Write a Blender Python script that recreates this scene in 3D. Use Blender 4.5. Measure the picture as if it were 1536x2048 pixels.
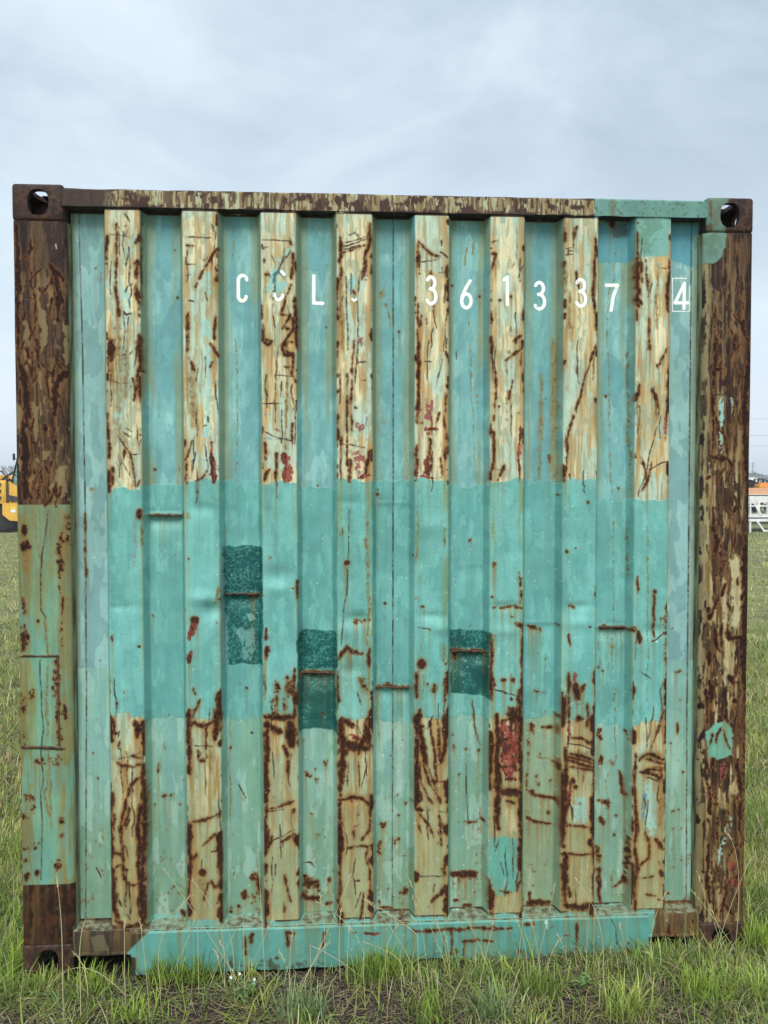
import bpy, bmesh, math, random
import numpy as np
from mathutils import Vector, Matrix
R = math.radians
for o in list(bpy.data.objects): bpy.data.objects.remove(o)
scn = bpy.context.scene; COL = scn.collection

# ------------------------------------------------------------------ camera
CAM = dict(f=1697.19, yaw=0.0606650, pitch=-0.0317481, roll=-0.00092613, loc=(-0.199056, -2.804002, 1.626392))
def cam_axes():
    y, p, r = CAM['yaw'], CAM['pitch'], CAM['roll']
    f = np.array([np.sin(y) * np.cos(p), np.cos(y) * np.cos(p), np.sin(p)])
    rt = np.array([np.cos(y), -np.sin(y), 0.0]); up = np.cross(rt, f)
    return rt * np.cos(r) + up * np.sin(r), -rt * np.sin(r) + up * np.cos(r), f
cam_d = bpy.data.cameras.new('camera'); cam = bpy.data.objects.new('camera', cam_d); COL.objects.link(cam)
cam_d.sensor_fit = 'VERTICAL'; cam_d.sensor_height = 24.0; cam_d.lens = 24.0 * CAM['f'] / 2048.0
cam_d.clip_start = 0.05; cam_d.clip_end = 4000
_r, _u, _f = cam_axes()
cam.matrix_world = Matrix(((_r[0], _u[0], -_f[0], CAM['loc'][0]), (_r[1], _u[1], -_f[1], CAM['loc'][1]),
                           (_r[2], _u[2], -_f[2], CAM['loc'][2]), (0, 0, 0, 1)))
scn.camera = cam

# ------------------------------------------------------------------ light: overcast afternoon, sun soft behind the cloud
SUN_EL, SUN_AZ = R(52), R(188)           # azimuth from +Y clockwise: behind the camera, a little to the left
SUN_E, SKY_S, CLOUD = 1.5, 0.10, 3.6
world = bpy.data.worlds.new('World'); scn.world = world; world.use_nodes = True
scn.view_settings.view_transform = 'Standard'; scn.view_settings.look = 'None'
scn.view_settings.exposure = 1.16; scn.view_settings.gamma = 1.0; scn.view_settings.use_curve_mapping = False
def N(nt, t, **kw):
    n = nt.nodes.new(t)
    for k, v in kw.items():
        if k.startswith('in_'):
            key = k[3:]; key = int(key) if key.isdigit() else key.replace('_', ' ')
            n.inputs[key].default_value = v
        else: setattr(n, k, v)
    return n
def wire(nt, *pairs):
    for a, b in pairs: nt.links.new(a, b)
nt = world.node_tree; nt.nodes.clear()
out = N(nt, 'ShaderNodeOutputWorld'); bg = N(nt, 'ShaderNodeBackground', in_Strength=SKY_S)
sky = N(nt, 'ShaderNodeTexSky', sky_type='NISHITA', sun_disc=False, sun_elevation=SUN_EL, sun_rotation=SUN_AZ, dust_density=3.0)
tc = N(nt, 'ShaderNodeTexCoord'); sep = N(nt, 'ShaderNodeSeparateXYZ')
zz = N(nt, 'ShaderNodeMath', operation='ABSOLUTE'); za = N(nt, 'ShaderNodeMath', operation='ADD', in_1=0.42)
dv = N(nt, 'ShaderNodeVectorMath', operation='DIVIDE'); cmb = N(nt, 'ShaderNodeCombineXYZ')
wire(nt, (tc.outputs['Generated'], sep.inputs[0]), (sep.outputs['Z'], zz.inputs[0]), (zz.outputs[0], za.inputs[0]))
for i in range(3): nt.links.new(za.outputs[0], cmb.inputs[i])
wire(nt, (tc.outputs['Generated'], dv.inputs[0]), (cmb.outputs[0], dv.inputs[1]))
mp = N(nt, 'ShaderNodeMapping'); mp.inputs['Location'].default_value = (3.1, 1.7, 0.4); mp.inputs['Rotation'].default_value = (0, 0, R(-24)); mp.inputs['Scale'].default_value = (1.0, 1.15, 1.2)
n1 = N(nt, 'ShaderNodeTexNoise', in_Scale=2.6, in_Detail=7.0, in_Roughness=0.56, in_Distortion=0.35)
n2 = N(nt, 'ShaderNodeTexNoise', in_Scale=0.7, in_Detail=3.0, in_Roughness=0.5)
wire(nt, (dv.outputs[0], mp.inputs[0]), (mp.outputs[0], n1.inputs['Vector']), (mp.outputs[0], n2.inputs['Vector']))
av = N(nt, 'ShaderNodeMix', data_type='FLOAT'); av.inputs[0].default_value = 0.45
wire(nt, (n1.outputs[0], av.inputs[2]), (n2.outputs[0], av.inputs[3]))
cr = N(nt, 'ShaderNodeValToRGB'); e = cr.color_ramp.elements
e[0].position = 0.37; e[0].color = (0.225, 0.285, 0.352, 1); e[1].position = 0.63; e[1].color = (0.48, 0.545, 0.595, 1)
m_ = cr.color_ramp.elements.new(0.50); m_.color = (0.335, 0.402, 0.465, 1)
wire(nt, (av.outputs[0], cr.inputs[0]))
hz = N(nt, 'ShaderNodeMapRange', interpolation_type='SMOOTHSTEP'); hz.inputs['From Min'].default_value = 0.02; hz.inputs['From Max'].default_value = 0.50; hz.inputs['To Min'].default_value = 0.9; hz.inputs['To Max'].default_value = 0.0
wire(nt, (zz.outputs[0], hz.inputs[0]))
mh = N(nt, 'ShaderNodeMix', data_type='RGBA'); mh.inputs[7].default_value = (0.455, 0.52, 0.57, 1)
wire(nt, (hz.outputs[0], mh.inputs[0]), (cr.outputs[0], mh.inputs[6]))
sc_ = N(nt, 'ShaderNodeVectorMath', operation='SCALE'); sc_.inputs['Scale'].default_value = CLOUD * 2.35
ad = N(nt, 'ShaderNodeMix', data_type='RGBA'); ad.inputs[0].default_value = 0.06
wire(nt, (mh.outputs[2], sc_.inputs[0]), (sc_.outputs[0], ad.inputs[6]), (sky.outputs[0], ad.inputs[7]), (ad.outputs[2], bg.inputs[0]), (bg.outputs[0], out.inputs[0]))
sl = bpy.data.lights.new('sun', 'SUN'); sl.energy = SUN_E; sl.angle = R(32); sl.color = (1.0, 0.965, 0.91)
sun = bpy.data.objects.new('sun', sl); COL.objects.link(sun)
sd = Vector((math.sin(SUN_AZ) * math.cos(SUN_EL), math.cos(SUN_AZ) * math.cos(SUN_EL), math.sin(SUN_EL)))
sun.rotation_euler = (-sd).to_track_quat('-Z', 'Y').to_euler()

STROKES = '''
A
r 30 105,330 110,700 105,1060
r 36 325,590 345,770 345,900
k 6 110,695 205,700
k 5 110,750 195,762
r 12 165,870 240,1060
k 8 155,540 160,690
r 30 300,560 370,640
r 40 345,770
k 7 190,480 150,420
w 5 328,445 334,472
r 7 687,290 690,880
r 20 630,390 625,520
r 34 812,540
r 14 812,540 806,640
r 28 800,680 820,790
r 14 830,380 810,430
k 8 765,460 765,480 745,560
k 8 755,680 740,720
r 18 690,770 700,860
k 10 725,840 740,860 770,850
k 6 755,870 758,950
r 38 655,1010 650,1063
r 20 825,960 825,1060
k 5 833,220 835,800
k 6 735,250 760,300
k 2 640,385 780,388
p 6 665,940 700,942 750,952
r 8 1285,460 1255,510
r 12 1280,470 1220,560 1145,690
k 2 1090,400 1240,403
r 8 1095,445 1140,440
k 8 1100,548 1150,550
r 24 1105,870 1108,960
r 8 1105,830 1110,1060
k 4 1090,625 1125,615
k 8 1110,770 1145,775
k 8 1215,720 1218,770
r 12 1270,860 1265,1000
r 14 1240,1030 1265,1060
t 50 1225,600 1240,700
t 55 1220,900 1225,960
o 26 1278,640 1270,680
r 9 930,373
o 8 950,740 970,740
o 12 1048,250 1050,320
r 7 1045,755
o 4 1375,330 1372,520
r 9 495,478
o 12 598,600 592,660
k 4 745,325 735,330
k 4 1205,540 1230,500
t 34 790,420 775,480
t 30 745,700 755,800
B
k 4 75,412 250,412
k 8 75,455 110,455
r 34 90,620
k 7 95,590 120,640
r 9 245,400 250,440
r 18 255,490 245,650
r 10 240,680 200,780 180,850
r 11 180,850 210,855
r 12 235,850 190,930 225,940
r 14 255,870 250,940 190,1030 245,1025
r 16 265,750 270,1060
r 7 70,760 75,990
r 6 80,1000 125,1005
k 9 205,510 195,545
t 44 240,470 170,560 110,690
t 60 180,690
k 3 240,470 170,590
o 14 205,470 175,600
r 7 130,720 135,760
p 9 90,720
k 6 540,430 690,390
k 8 530,455 700,400
r 8 540,490 620,455 700,430
k 5 545,470 640,440
r 22 530,395 535,540
r 22 715,320 710,420 690,480
r 20 700,450 680,500 668,640
p 22 670,560 680,640
k 6 620,370 655,415
k 3 580,380 620,362 650,385
r 9 545,560 545,640
o 24 540,600 545,1060
k 7 570,620 580,1060
k 6 650,620 640,720
p 34 660,1000
t 34 610,640 620,760
o 36 780,725
r 9 770,720
o 10 800,780 830,925
o 7 805,640 780,720
o 9 845,860 848,930
k 5 410,438
r 7 450,935
r 9 985,415 1050,470
r 7 1050,470 1115,515
r 14 985,440 990,580
k 8 1000,470 1000,600
k 3 1000,550 1110,525
k 8 1125,415 1127,450
k 8 1120,490 1165,520
k 7 1135,570 1135,600
r 14 1160,560 1162,620
k 3 1110,605 1160,603
r 10 1000,615
k 8 1155,670 1150,780
r 8 990,780 985,1060
r 10 1010,850 1000,930
p 12 1045,850 1045,900
k 10 1160,990 1158,1060
o 3 1290,400 1265,560
o 3 1315,420 1310,500
r 9 1195,680
r 9 1355,745
o 3 1280,850 1310,1010
k 7 1435,418 1460,418
k 14 1430,460
r 12 1430,498 1455,498
o 10 1440,510 1440,600
r 15 1475,775
r 12 1425,985 1430,1060
C
o 4 90,290 95,480 75,560
k 5 115,500 110,640
r 12 65,730
r 9 5,750
k 10 60,900 60,930
r 9 115,945 75,985
r 14 125,980 125,1030
r 8 440,325 420,400
k 5 375,452 410,452
k 5 380,470 410,470
k 5 375,490 412,490
k 6 385,450 385,500
r 15 540,390 545,500 535,640 540,820
r 8 360,520 365,560
r 12 385,545
k 9 495,540
o 26 375,560 370,700
o 30 395,700 400,960
r 44 665,285
o 6 665,330 660,500 655,620 610,780 620,880 615,1030
r 28 790,510 785,780
r 12 815,510 820,640
r 14 965,510 960,800
k 5 905,558 945,560
r 22 785,740 810,770
r 8 850,850 850,1030
k 5 870,640 860,700
r 6 840,520 850,720
o 20 900,540 895,900
D
r 40 110,100 150,300 165,500
r 50 140,500 150,700 155,930
r 10 170,600 220,620 210,700
r 12 140,40 170,80 180,110
k 8 150,130 220,210
r 46 385,190 345,240
r 44 335,260 330,430
k 16 345,60 350,110
r 22 330,590 325,660
r 22 275,490 270,570
r 30 170,400 180,460
r 12 225,0 235,160
r 10 280,170 285,300
k 7 235,400 230,650
r 16 270,740 290,800
p 26 225,810 240,850
r 28 150,860 190,930
r 9 200,830 245,930
o 28 550,880
r 10 548,880
k 5 590,38
r 7 383,560
r 42 655,20 658,110
r 10 640,100 645,180
o 40 660,130 665,240
r 26 820,0 825,180
r 14 815,150 805,230
o 50 700,0 705,400
o 34 745,0 740,330
t 24 725,30 720,220
t 16 710,300 705,440
k 5 680,70 700,85 740,80
k 6 670,240 715,260 765,245
r 6 820,245 795,300 780,360
r 13 635,440 645,700
o 40 690,480 740,600 780,700 795,850
k 12 760,650 785,740 800,860
k 6 695,670 770,810
k 6 830,590 815,630
k 3 780,675 830,670
r 22 645,770 640,890
r 16 670,760 665,850
k 8 825,825 810,865
k 4 740,520 780,540
k 4 735,540 770,565
k 3 700,560 760,660
r 5 825,558
r 14 1105,100 1150,185
r 10 1110,0 1105,60
r 12 1250,30 1280,100
r 11 1235,150 1245,120
o 50 1130,190 1150,500
r 6 1130,600 1105,690
r 9 1105,740 1100,830
k 8 1225,455 1228,490
k 8 1200,505 1215,505
p 12 1255,530
P 14 1252,600 1252,700
P 34 1254,700 1255,830
b 6 1285,690 1290,800
r 16 1105,840
r 8 1160,830 1200,800 1215,770
b 4 1110,730 1180,710 1240,720
t 36 1225,60 1235,200 1230,400 1215,560
o 3 1392,0 1400,400 1400,800
k 5 960,98
k 6 935,390
r 9 913,770
o 11 1060,750 1060,780
r 8 1408,718
E
r 10 70,0 100,30 120,5
r 14 190,30 200,85 250,90 240,200 265,235
r 12 180,15 245,15
k 5 140,215 240,215
r 8 200,160 240,150
o 14 215,220 210,640
k 5 80,370 190,380
k 3 148,260 150,490
k 4 85,548 245,588
p 14 145,525 180,520
b 7 90,445 210,450
b 5 90,575 240,580
r 9 250,490 250,600
r 5 95,600 95,700
P 36 205,665 212,740
P 56 215,750 215,830
r 12 158,670 150,830
r 11 112,765 95,790 85,830
r 6 615,0 600,380
r 8 575,200 580,820
k 8 530,200 530,380
r 7 605,430 608,540
k 4 640,125 690,128
k 4 655,240 690,240
p 40 650,500 650,540
p 16 685,410
b 7 685,430 685,560
r 12 540,575 540,610
k 9 540,600 540,830
b 5 530,600 680,635
k 3 550,610 680,640
p 56 640,660 640,760
r 13 600,700 590,760 580,830
r 22 710,660 690,740 675,790
P 20 640,810 700,805
p 20 655,10 655,35
o 12 757,190
o 14 783,485
o 10 820,215
o 8 935,660 930,870
r 24 750,905
r 20 988,0 998,200 990,500
P 14 985,700 985,820
r 9 985,620 985,740
p 44 1060,340 1050,460
P 20 1040,520 1110,522
P 22 1050,550
r 14 1060,590 1055,680
r 12 1075,660 1060,800
P 34 1045,700 1045,800
P 12 1010,800 1085,810
k 6 1130,110 1100,280
r 5 1165,320 1160,420
r 10 1145,440 1160,600 1150,700
p 18 1145,640 1150,720
r 8 1125,700 1135,820
r 6 1120,430 1095,500
k 4 1030,130 1080,132
r 6 990,490 1020,490
r 6 990,410 1020,410
o 3 1300,0 1300,300 1325,500 1330,830
o 18 1340,320
o 14 1340,358
k 6 1220,60 1220,110
r 10 1430,0 1430,100 1450,200 1455,330 1440,480
r 14 1440,550 1440,700 1420,820
r 8 1425,510 1425,560
r 6 1500,740 1465,830
k 6 1430,760 1490,770
F
r 8 130,50 40,110
r 7 95,0 90,20
o 8 45,100 40,500
P 15 112,490 114,800
r 7 25,715 5,745
r 6 125,70 122,140
r 8 550,10 490,190 440,370 385,590
r 9 385,590 395,620 370,790
r 14 545,330 547,355
o 10 540,100 520,240
k 8 400,760 405,790
r 8 555,760 555,790
o 5 620,0 625,400 640,900
o 6 725,0 725,400 735,900
o 10 685,585
o 26 235,200 230,800
o 34 310,0 310,780
r 8 283,665 293,715
r 18 790,300 770,340
r 16 875,280 895,340 905,380
k 8 905,380 905,450
r 20 963,150 962,400 950,430
p 16 950,430 945,580
r 8 810,680 828,740 830,800
k 6 900,500 860,650 820,800 795,900
r 8 865,700 850,780 800,890
r 8 860,30 855,60
b 6 865,710 868,900
o 20 780,340 800,700
k 8 890,140 905,170
t 22 905,480 900,600
r 26 1230,0 1220,280
r 18 1210,300 1215,480
r 26 1210,670 1300,680 1320,720
r 12 1180,800 1205,785
r 12 1270,500 1295,650
k 8 1360,100 1385,280
r 40 1415,0 1400,350 1410,700 1410,1030
k 6 1360,350 1350,560
r 10 1280,740 1240,830
r 9 1290,850 1340,900 1370,1030
k 6 1360,700 1365,850
k 6 1320,270 1330,320
t 26 1260,350 1262,640
t 24 1320,340 1325,420
r 9 1210,450 1215,640
r 20 1225,180 1260,170
k 6 1290,320 1210,325
k 8 1345,110 1380,200
r 12 1370,20 1340,60
G
r 28 145,100 148,150
r 54 150,212
o 36 150,240 150,360
k 5 285,0 265,150 245,280 250,590 275,640
o 7 205,0 210,180 240,300 245,500
q 22 370,130 355,180 345,300
q 26 360,300 360,380
q 10 345,450 355,500
r 8 375,510 365,620
q 28 130,520 145,600
q 36 150,680 145,820
r 20 230,660
o 20 270,640 290,850
q 10 365,650 365,820
W 7 125,862 235,860 345,862
q 28 345,865 335,1120
k 4 245,870 248,1120
o 10 290,870 285,1120
q 20 200,1070 195,1120
r 22 820,0 820,50
o 24 820,20
o 11 840,32 1090,30
r 5 850,33 1090,30
o 12 830,60 825,200
o 22 1105,20 1115,60
u 9 785,60 795,180 790,330 800,430
q 14 963,440
q 12 908,628
q 24 655,760
r 5 820,800
P 30 1155,650 1135,700 1115,760
r 34 1147,655
P 24 1125,835 1112,900
r 18 1118,865
o 16 1295,450 1275,550
q 20 1283,660
r 14 1298,520
q 12 1100,590
r 6 500,0 505,400
q 22 395,200 400,30
H
r 12 0,495 80,490
r 9 270,415 272,525
P 14 92,700 92,770
r 8 92,705 94,765
P 22 102,810 92,875
r 15 100,820 94,860
o 14 85,880 90,1120
r 14 262,940 258,1060
q 44 235,990 230,1080
q 28 150,1030 155,1110
o 10 255,455 235,455
S 38 570,307
o 3 560,335 575,410
k 3 585,0 575,280
k 4 572,340 560,550 540,790
o 18 685,10 690,320 700,600 695,800
q 18 630,655 710,640
r 22 525,880 540,840 575,805 600,835 640,840 665,850
r 14 708,820 708,920
r 7 520,950 520,1120
q 24 660,1000 690,1060
q 10 803,73
o 9 745,920 740,1030
o 7 985,0 985,320
o 16 1150,110 1150,210
q 18 1005,570 1020,565
o 15 985,520
r 10 1065,707
S 50 1012,910
r 15 985,960 985,1120
o 9 1005,790 1010,870
o 32 1145,810 1150,890
k 3 990,700 1060,705
o 6 1020,960 1020,1120
q 22 1160,900 1155,1120
q 14 1305,170 1295,190
q 18 1440,315
q 10 1430,575 1536,570
r 12 1420,730 1425,1120
o 22 1440,740 1430,870
p 20 1480,1000 1510,1000
r 22 1440,1030
k 6 1440,1060 1530,1090
q 14 540,110 540,160
r 9 740,1043 955,1045
o 16 740,1038 955,1040
r 14 300,950 495,958
o 12 300,945 495,948
r 14 1185,830 1385,830
o 10 1190,822 1380,824
q 34 1215,870
o 4 1200,850 1200,1050
o 4 1375,850 1378,960
w 8 1250,1073
w 6 1285,925
q 34 1080,1050
I
q 10 35,550 90,552
r 9 90,555 125,558
r 16 90,650 125,660
r 12 125,660 130,800 128,1080
q 14 110,360 115,540
P 26 75,970
r 12 75,970
r 18 5,970 25,965
o 12 60,920 60,1050
k 5 0,1035 110,1070
P 8 60,1080
q 14 160,665 230,690
q 14 315,650
o 8 215,820
q 10 200,1030 250,1050
r 12 385,237
P 7 430,210
q 14 395,552 425,552
P 14 515,670
P 12 398,710 398,780
r 7 398,710 400,780
q 9 547,440 550,520
o 6 550,560 552,1089
r 9 548,905 548,1030
P 24 435,925 430,985
r 13 395,920 395,1089
r 40 430,1010 440,1080
r 13 480,1000 460,1040
r 11 565,675 740,672
q 18 600,665
q 26 735,660
o 3 650,0 648,500 652,1089
o 4 720,60 725,400
o 4 640,690 655,1089
o 4 570,690 570,900
o 4 605,690 605,760
r 24 785,690 800,750
k 5 780,700 778,860
r 22 888,462
r 7 882,480 885,600 885,720
o 4 845,0 850,500 840,1089
r 7 785,380 787,480
q 12 955,520 950,880
q 18 940,630
k 5 870,750 945,715
P 15 870,745
w 12 895,750
k 3 800,920 870,960
k 9 990,680 985,690
o 4 1045,480 1045,510
q 8 998,937 1035,925
r 28 1210,100 1240,180 1220,240
r 13 1240,200 1225,260
r 9 1250,300 1290,290 1260,350 1215,385
r 20 1185,565 1200,620 1240,520
r 24 1230,690 1235,800
r 22 1300,670 1310,740 1390,725
r 26 1195,820 1200,880
r 34 1200,980 1200,1089
r 32 1310,960 1340,1000
r 11 1345,840 1350,960
r 44 1400,150 1395,700 1405,1089
r 10 1350,150 1320,240
c 26 1275,400 1285,650 1290,1000
c 64 1345,300 1345,650
o 24 1190,200 1195,560
J
q 20 340,0 350,320
o 15 275,0 280,300
k 4 250,0 250,500 245,1120
r 14 380,80 385,170
q 18 140,30 140,120
q 18 200,0 200,60
W 12 125,335 240,338 370,345
q 30 150,240 150,300
q 24 350,250 360,330
q 44 230,420
q 44 330,410
o 16 290,340 285,520 270,600 285,700 310,800
o 12 300,540 300,760
q 30 160,620 200,640
q 26 160,740
q 30 370,770
q 26 360,860
r 16 225,890
q 26 150,930
q 56 345,1020
r 32 160,1080
r 26 225,1075
q 20 145,1000
r 7 375,340
q 20 205,690 200,720
q 16 205,900 205,930
r 8 552,380
o 13 552,380
o 13 595,810 600,880
k 7 570,1050 590,1110
r 38 810,195
r 26 820,200 815,280
r 10 655,258 690,255
r 8 690,425 720,450 780,455 830,440
k 6 700,415 800,395 835,362
r 12 780,395 840,405
k 8 850,320 848,480
r 24 845,480 855,700 845,1120
r 13 835,510 775,560 740,650 715,780 725,1120
r 26 830,680 810,800 825,960 825,1120
r 20 660,600 655,800 655,1120
u 13 720,440 700,500 665,600
c 100 750,660
u 6 680,640 800,650
r 17 665,960 720,975
r 20 740,1060
r 8 680,1050 720,1020
r 8 760,700 735,800
r 16 675,735 675,830
o 13 965,320 980,350
q 14 937,450 935,485
q 9 930,630 1037,613
q 9 918,683
o 14 955,1085
r 26 1112,120 1115,200 1118,480
r 36 1275,110 1280,220 1272,290
r 17 1120,185 1200,205 1260,180
q 12 1150,90
r 10 1215,200 1220,390
r 9 1170,350 1172,400
r 16 1175,410 1205,412
k 5 1210,410 1208,620
u 6 1165,430 1160,720
o 28 1240,320 1245,480
k 4 1150,325 1260,325
r 22 1115,780 1120,1120
r 9 1120,785 1200,765 1290,730
r 7 1270,845 1200,920
r 9 1295,710 1295,760
r 16 1290,900 1295,960
k 9 1250,950 1300,955
q 24 1165,740
r 36 1200,1070
r 6 1165,960 1125,1010
k 5 1310,940 1312,1120
o 4 1355,150 1358,800
q 16 1348,345
k 12 1490,253
k 9 1410,555 1450,640
q 7 1410,180
o 8 1435,960 1430,1060
q 8 1455,770
K
r 32 90,165 230,160 260,150
r 28 95,200 95,430
r 54 235,200 245,330
r 26 130,230 180,250
r 18 195,330 225,400
r 10 220,400 225,500
q 24 135,60 140,150
q 12 200,20 200,120
r 10 260,0 262,160
u 5 190,440 185,900 200,1120
r 9 100,700 200,675 265,650
k 5 100,715 200,695
r 20 95,680 90,780
r 16 265,700 260,720
r 9 185,890 260,855
r 16 95,880 95,970
r 11 125,860 120,900
k 3 100,900 260,830
r 8 85,500
q 24 450,430
q 24 343,500
q 18 397,538
q 9 362,737
k 10 325,1020 365,1020 380,1045
k 10 15,253
r 14 40,1080 0,1110
q 30 320,1110 380,1120
q 28 460,1110
q 10 490,1060
r 46 530,180 545,350 535,540
r 30 545,170 600,200
r 34 690,180 690,260 650,330 640,380
r 46 570,320 680,350
P 36 600,270 660,290
P 30 570,330
r 16 705,180 705,330
r 15 525,560 530,640
k 5 555,420 550,460
k 5 580,430 570,570
k 5 640,430 650,600
k 6 690,430 660,580
k 6 550,540 580,540
r 16 545,655 600,640 660,650 715,685
r 20 715,620 715,700
r 13 530,650 530,1060
r 6 710,690 700,820 660,890
p 24 630,750
p 14 615,810 640,800
r 5 615,830 615,880
r 6 535,935 620,925 705,930
r 8 700,950 685,1000 710,1060
p 12 605,970
o 30 540,700 545,900
q 26 765,890 760,970
q 14 885,870 865,910
q 26 790,800
q 16 870,620
o 5 745,0 760,350
r 42 1000,130 995,200 1020,330 1035,430
r 20 985,170 985,500
r 20 1155,160 1150,300 1130,420
r 13 1065,190 1065,220
r 8 1065,230 1095,350 1095,550
r 6 1110,180 1120,400
r 6 990,450 1010,560 1050,640 1085,675
r 5 1020,440 1060,560 1130,670
r 5 980,540 1010,660
r 5 1045,430 1100,600 1105,660
P 7 1045,543 1155,540
r 16 985,710 1020,715
r 6 1000,740 1050,790 1080,880
r 5 980,760 1010,850
r 8 1120,740 1130,910
r 6 1125,760 1160,850
k 4 1120,715 1160,720
q 18 1140,1030 1145,1090
k 3 990,1097 1160,1092
o 14 1305,50 1320,180 1365,330
k 5 1310,60 1330,220 1360,330
q 20 1355,360
q 8 1195,260 1205,350
r 6 1260,780 1340,770
q 16 1340,765 1380,755
o 12 1360,690 1360,760
k 3 1275,440 1285,780
o 6 1360,780 1370,1000
r 28 1185,1080 1335,1080
c 46 1310,200 1320,400
c 44 885,180 890,450 880,620
o 5 1365,960 1360,1120
L
P 90 20,200 40,300 50,500
P 44 90,160 90,400
r 60 70,110 90,160 60,170
r 26 110,0 115,560
r 34 -18,150 -15,500 -18,800
r 40 0,590 130,600
r 24 120,600 125,930
r 20 30,510 70,505
r 8 -10,440 90,430
P 18 60,50
r 14 0,290 40,270
t 60 50,430
r 18 115,860 105,900
r 20 -25,640 -10,800
c 60 50,700 60,790
r 6 20,640 80,650
R
q 30 165,200 180,250
o 34 175,225
r 12 235,212 325,200
r 13 315,185 318,230
r 20 315,130
o 14 205,390 300,400
r 8 290,405 315,408
r 11 315,375 317,435
r 18 155,575 200,600 250,610
r 14 250,610 320,625
r 14 318,600 320,650
q 8 212,480 214,550
q 9 285,520 287,590
r 9 150,725 190,745 260,762
r 12 190,748 315,770
q 26 280,700
q 8 160,260 155,560
o 14 250,130
r 11 395,0 395,180
P 14 400,180 390,330
r 40 430,10
r 34 460,170
r 10 495,70 510,160 500,220
r 9 548,0 550,270
r 7 385,270 470,285 545,330
k 6 385,310 470,320 545,350
r 9 385,360 470,375 545,410
r 6 385,380 470,395 545,430
r 9 390,400 470,420 545,450
r 7 390,430 470,445 545,470
r 30 372,340 372,700 362,900
r 13 545,470 545,620 530,860
P 16 398,540 395,680
r 30 415,515
r 16 430,550
P 7 480,460 480,520
r 8 390,780 515,790
r 34 520,850 530,900
r 9 360,940 520,948
r 34 375,950 372,1089
r 24 540,900 548,1089
t 90 455,650 460,740
q 24 570,230 570,280
q 20 575,390 575,440
q 22 625,420
r 18 680,460 690,540
r 20 690,520 705,580
q 14 640,590
r 16 560,630 620,640
r 9 615,620 620,680
r 14 570,740 590,770
q 30 570,760
q 24 565,900 565,1089
q 18 715,770 715,950 705,1089
o 5 658,0 660,400 610,520 615,600
q 13 655,830
q 9 715,230 718,270
r 6 950,50 905,230 860,350
r 14 955,130 950,300
k 3 880,90 840,330
r 10 800,400 830,360 880,370 950,410
r 9 840,390 880,400 945,430
r 12 790,470 870,450 940,470
r 15 800,460 870,480 950,530
k 6 830,500 940,540
r 7 860,430 950,455
r 11 775,370 775,1089
p 9 935,560 940,700
t 80 860,560 870,800
b 26 830,600 810,760
r 9 860,860 855,960 800,1000
r 13 890,850 930,910
o 34 920,600 915,780
r 13 920,1030 925,1060
r 8 950,850 950,1000
r 16 780,900 780,1080
o 13 1018,190 1015,260
r 5 1018,190 1015,255
q 12 1015,543
q 13 1025,685 998,685
q 7 1000,795
o 9 1005,940
r 14 1180,0 1180,180
r 16 1290,110 1295,160
r 38 1345,60
r 24 1210,400 1200,440
p 50 1280,430 1275,500
r 12 1285,430 1270,510
r 24 1200,560 1195,700
r 22 1360,400 1370,600
r 24 1370,640 1370,800
q 30 1402,0 1400,1089
r 8 1180,740 1195,800
q 22 1320,600
P 50 1320,1000 1350,1010
r 7 1300,720 1280,770
r 18 1185,880 1190,1060
c 50 1330,60
t 36 1310,730 1280,850 1240,1000
q 20 1230,550 1235,900
M
r 24 155,20 155,50
r 26 225,15
r 34 660,0 665,150 690,280
r 38 840,0 830,200 845,320
r 22 680,300 760,335 850,325
r 8 725,0 730,60 770,95 820,85 815,0
k 10 760,80 770,200 765,290
k 12 700,180 720,210
k 12 750,260 770,290
r 24 1075,240 1080,275
q 14 1017,230
r 9 1115,0 1110,240
r 40 1195,0 1200,20
o 40 1195,40 1200,120
r 10 1250,60 1270,105
q 12 1285,190
r 26 1445,130 1440,165
q 12 1362,218
q 18 1410,220
r 18 1480,50 1536,55
r 18 1520,30 1530,130
r 12 1455,370 1460,480
r 22 1495,360 1490,400
N
q 60 320,80 350,90 380,90
r 34 315,75 390,70
r 28 310,140 340,170 405,165
q 50 330,130
q 22 320,200
r 26 467,50
r 13 450,195 485,195
r 28 15,50 40,50
r 7 95,60
r 7 205,30 220,100 240,190
r 6 200,190 200,245
o 10 130,80 125,160 100,290
r 12 525,0 530,270
r 8 670,130 660,220 645,280
P 13 620,60 640,58
r 9 710,0 715,180
q 10 622,175
r 26 910,110 912,135
r 12 877,128
r 22 880,245 925,240
r 5 760,180 765,220
r 5 770,225 850,225
r 30 1150,100 1120,150
r 16 1120,150 1080,185
r 14 1160,180 1160,250
r 30 1190,25 1330,30
o 4 1230,50 1240,180
o 4 1270,50 1275,180
o 4 1200,50 1205,160
r 11 1210,182 1240,182
r 17 1270,210 1300,212
r 12 1480,120 1536,125
r 13 1410,50 1420,270
r 16 15,360 20,400
r 13 215,352 260,352
r 11 220,360 225,430
r 11 445,350 440,430
P 14 675,352 765,352
r 7 605,348 630,348
r 13 960,340 1010,340
r 9 1240,400 1450,400
r 18 160,505
r 16 1010,348 1100,335
r 10 1110,335 1536,325
r 4 1180,330 1180,500
r 4 1210,440 1210,480
k 3 1130,370 1135,480
r 4 1255,400 1250,520
w 9 1230,235
O
r 9 130,295 175,295
q 14 290,300
r 12 430,295 432,330
r 6 430,320 430,430
P 5 350,355 390,355
P 26 100,445
r 14 92,460
P 40 720,465
r 22 830,430 825,465
r 22 590,450 600,470
k 3 615,260 650,320 660,420
k 5 530,400 530,460
r 9 725,405
w 22 255,285
w 9 255,300 258,318
r 26 150,190 290,190
r 15 165,130 165,180
r 26 365,0 370,180
r 15 385,90 400,150
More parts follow.
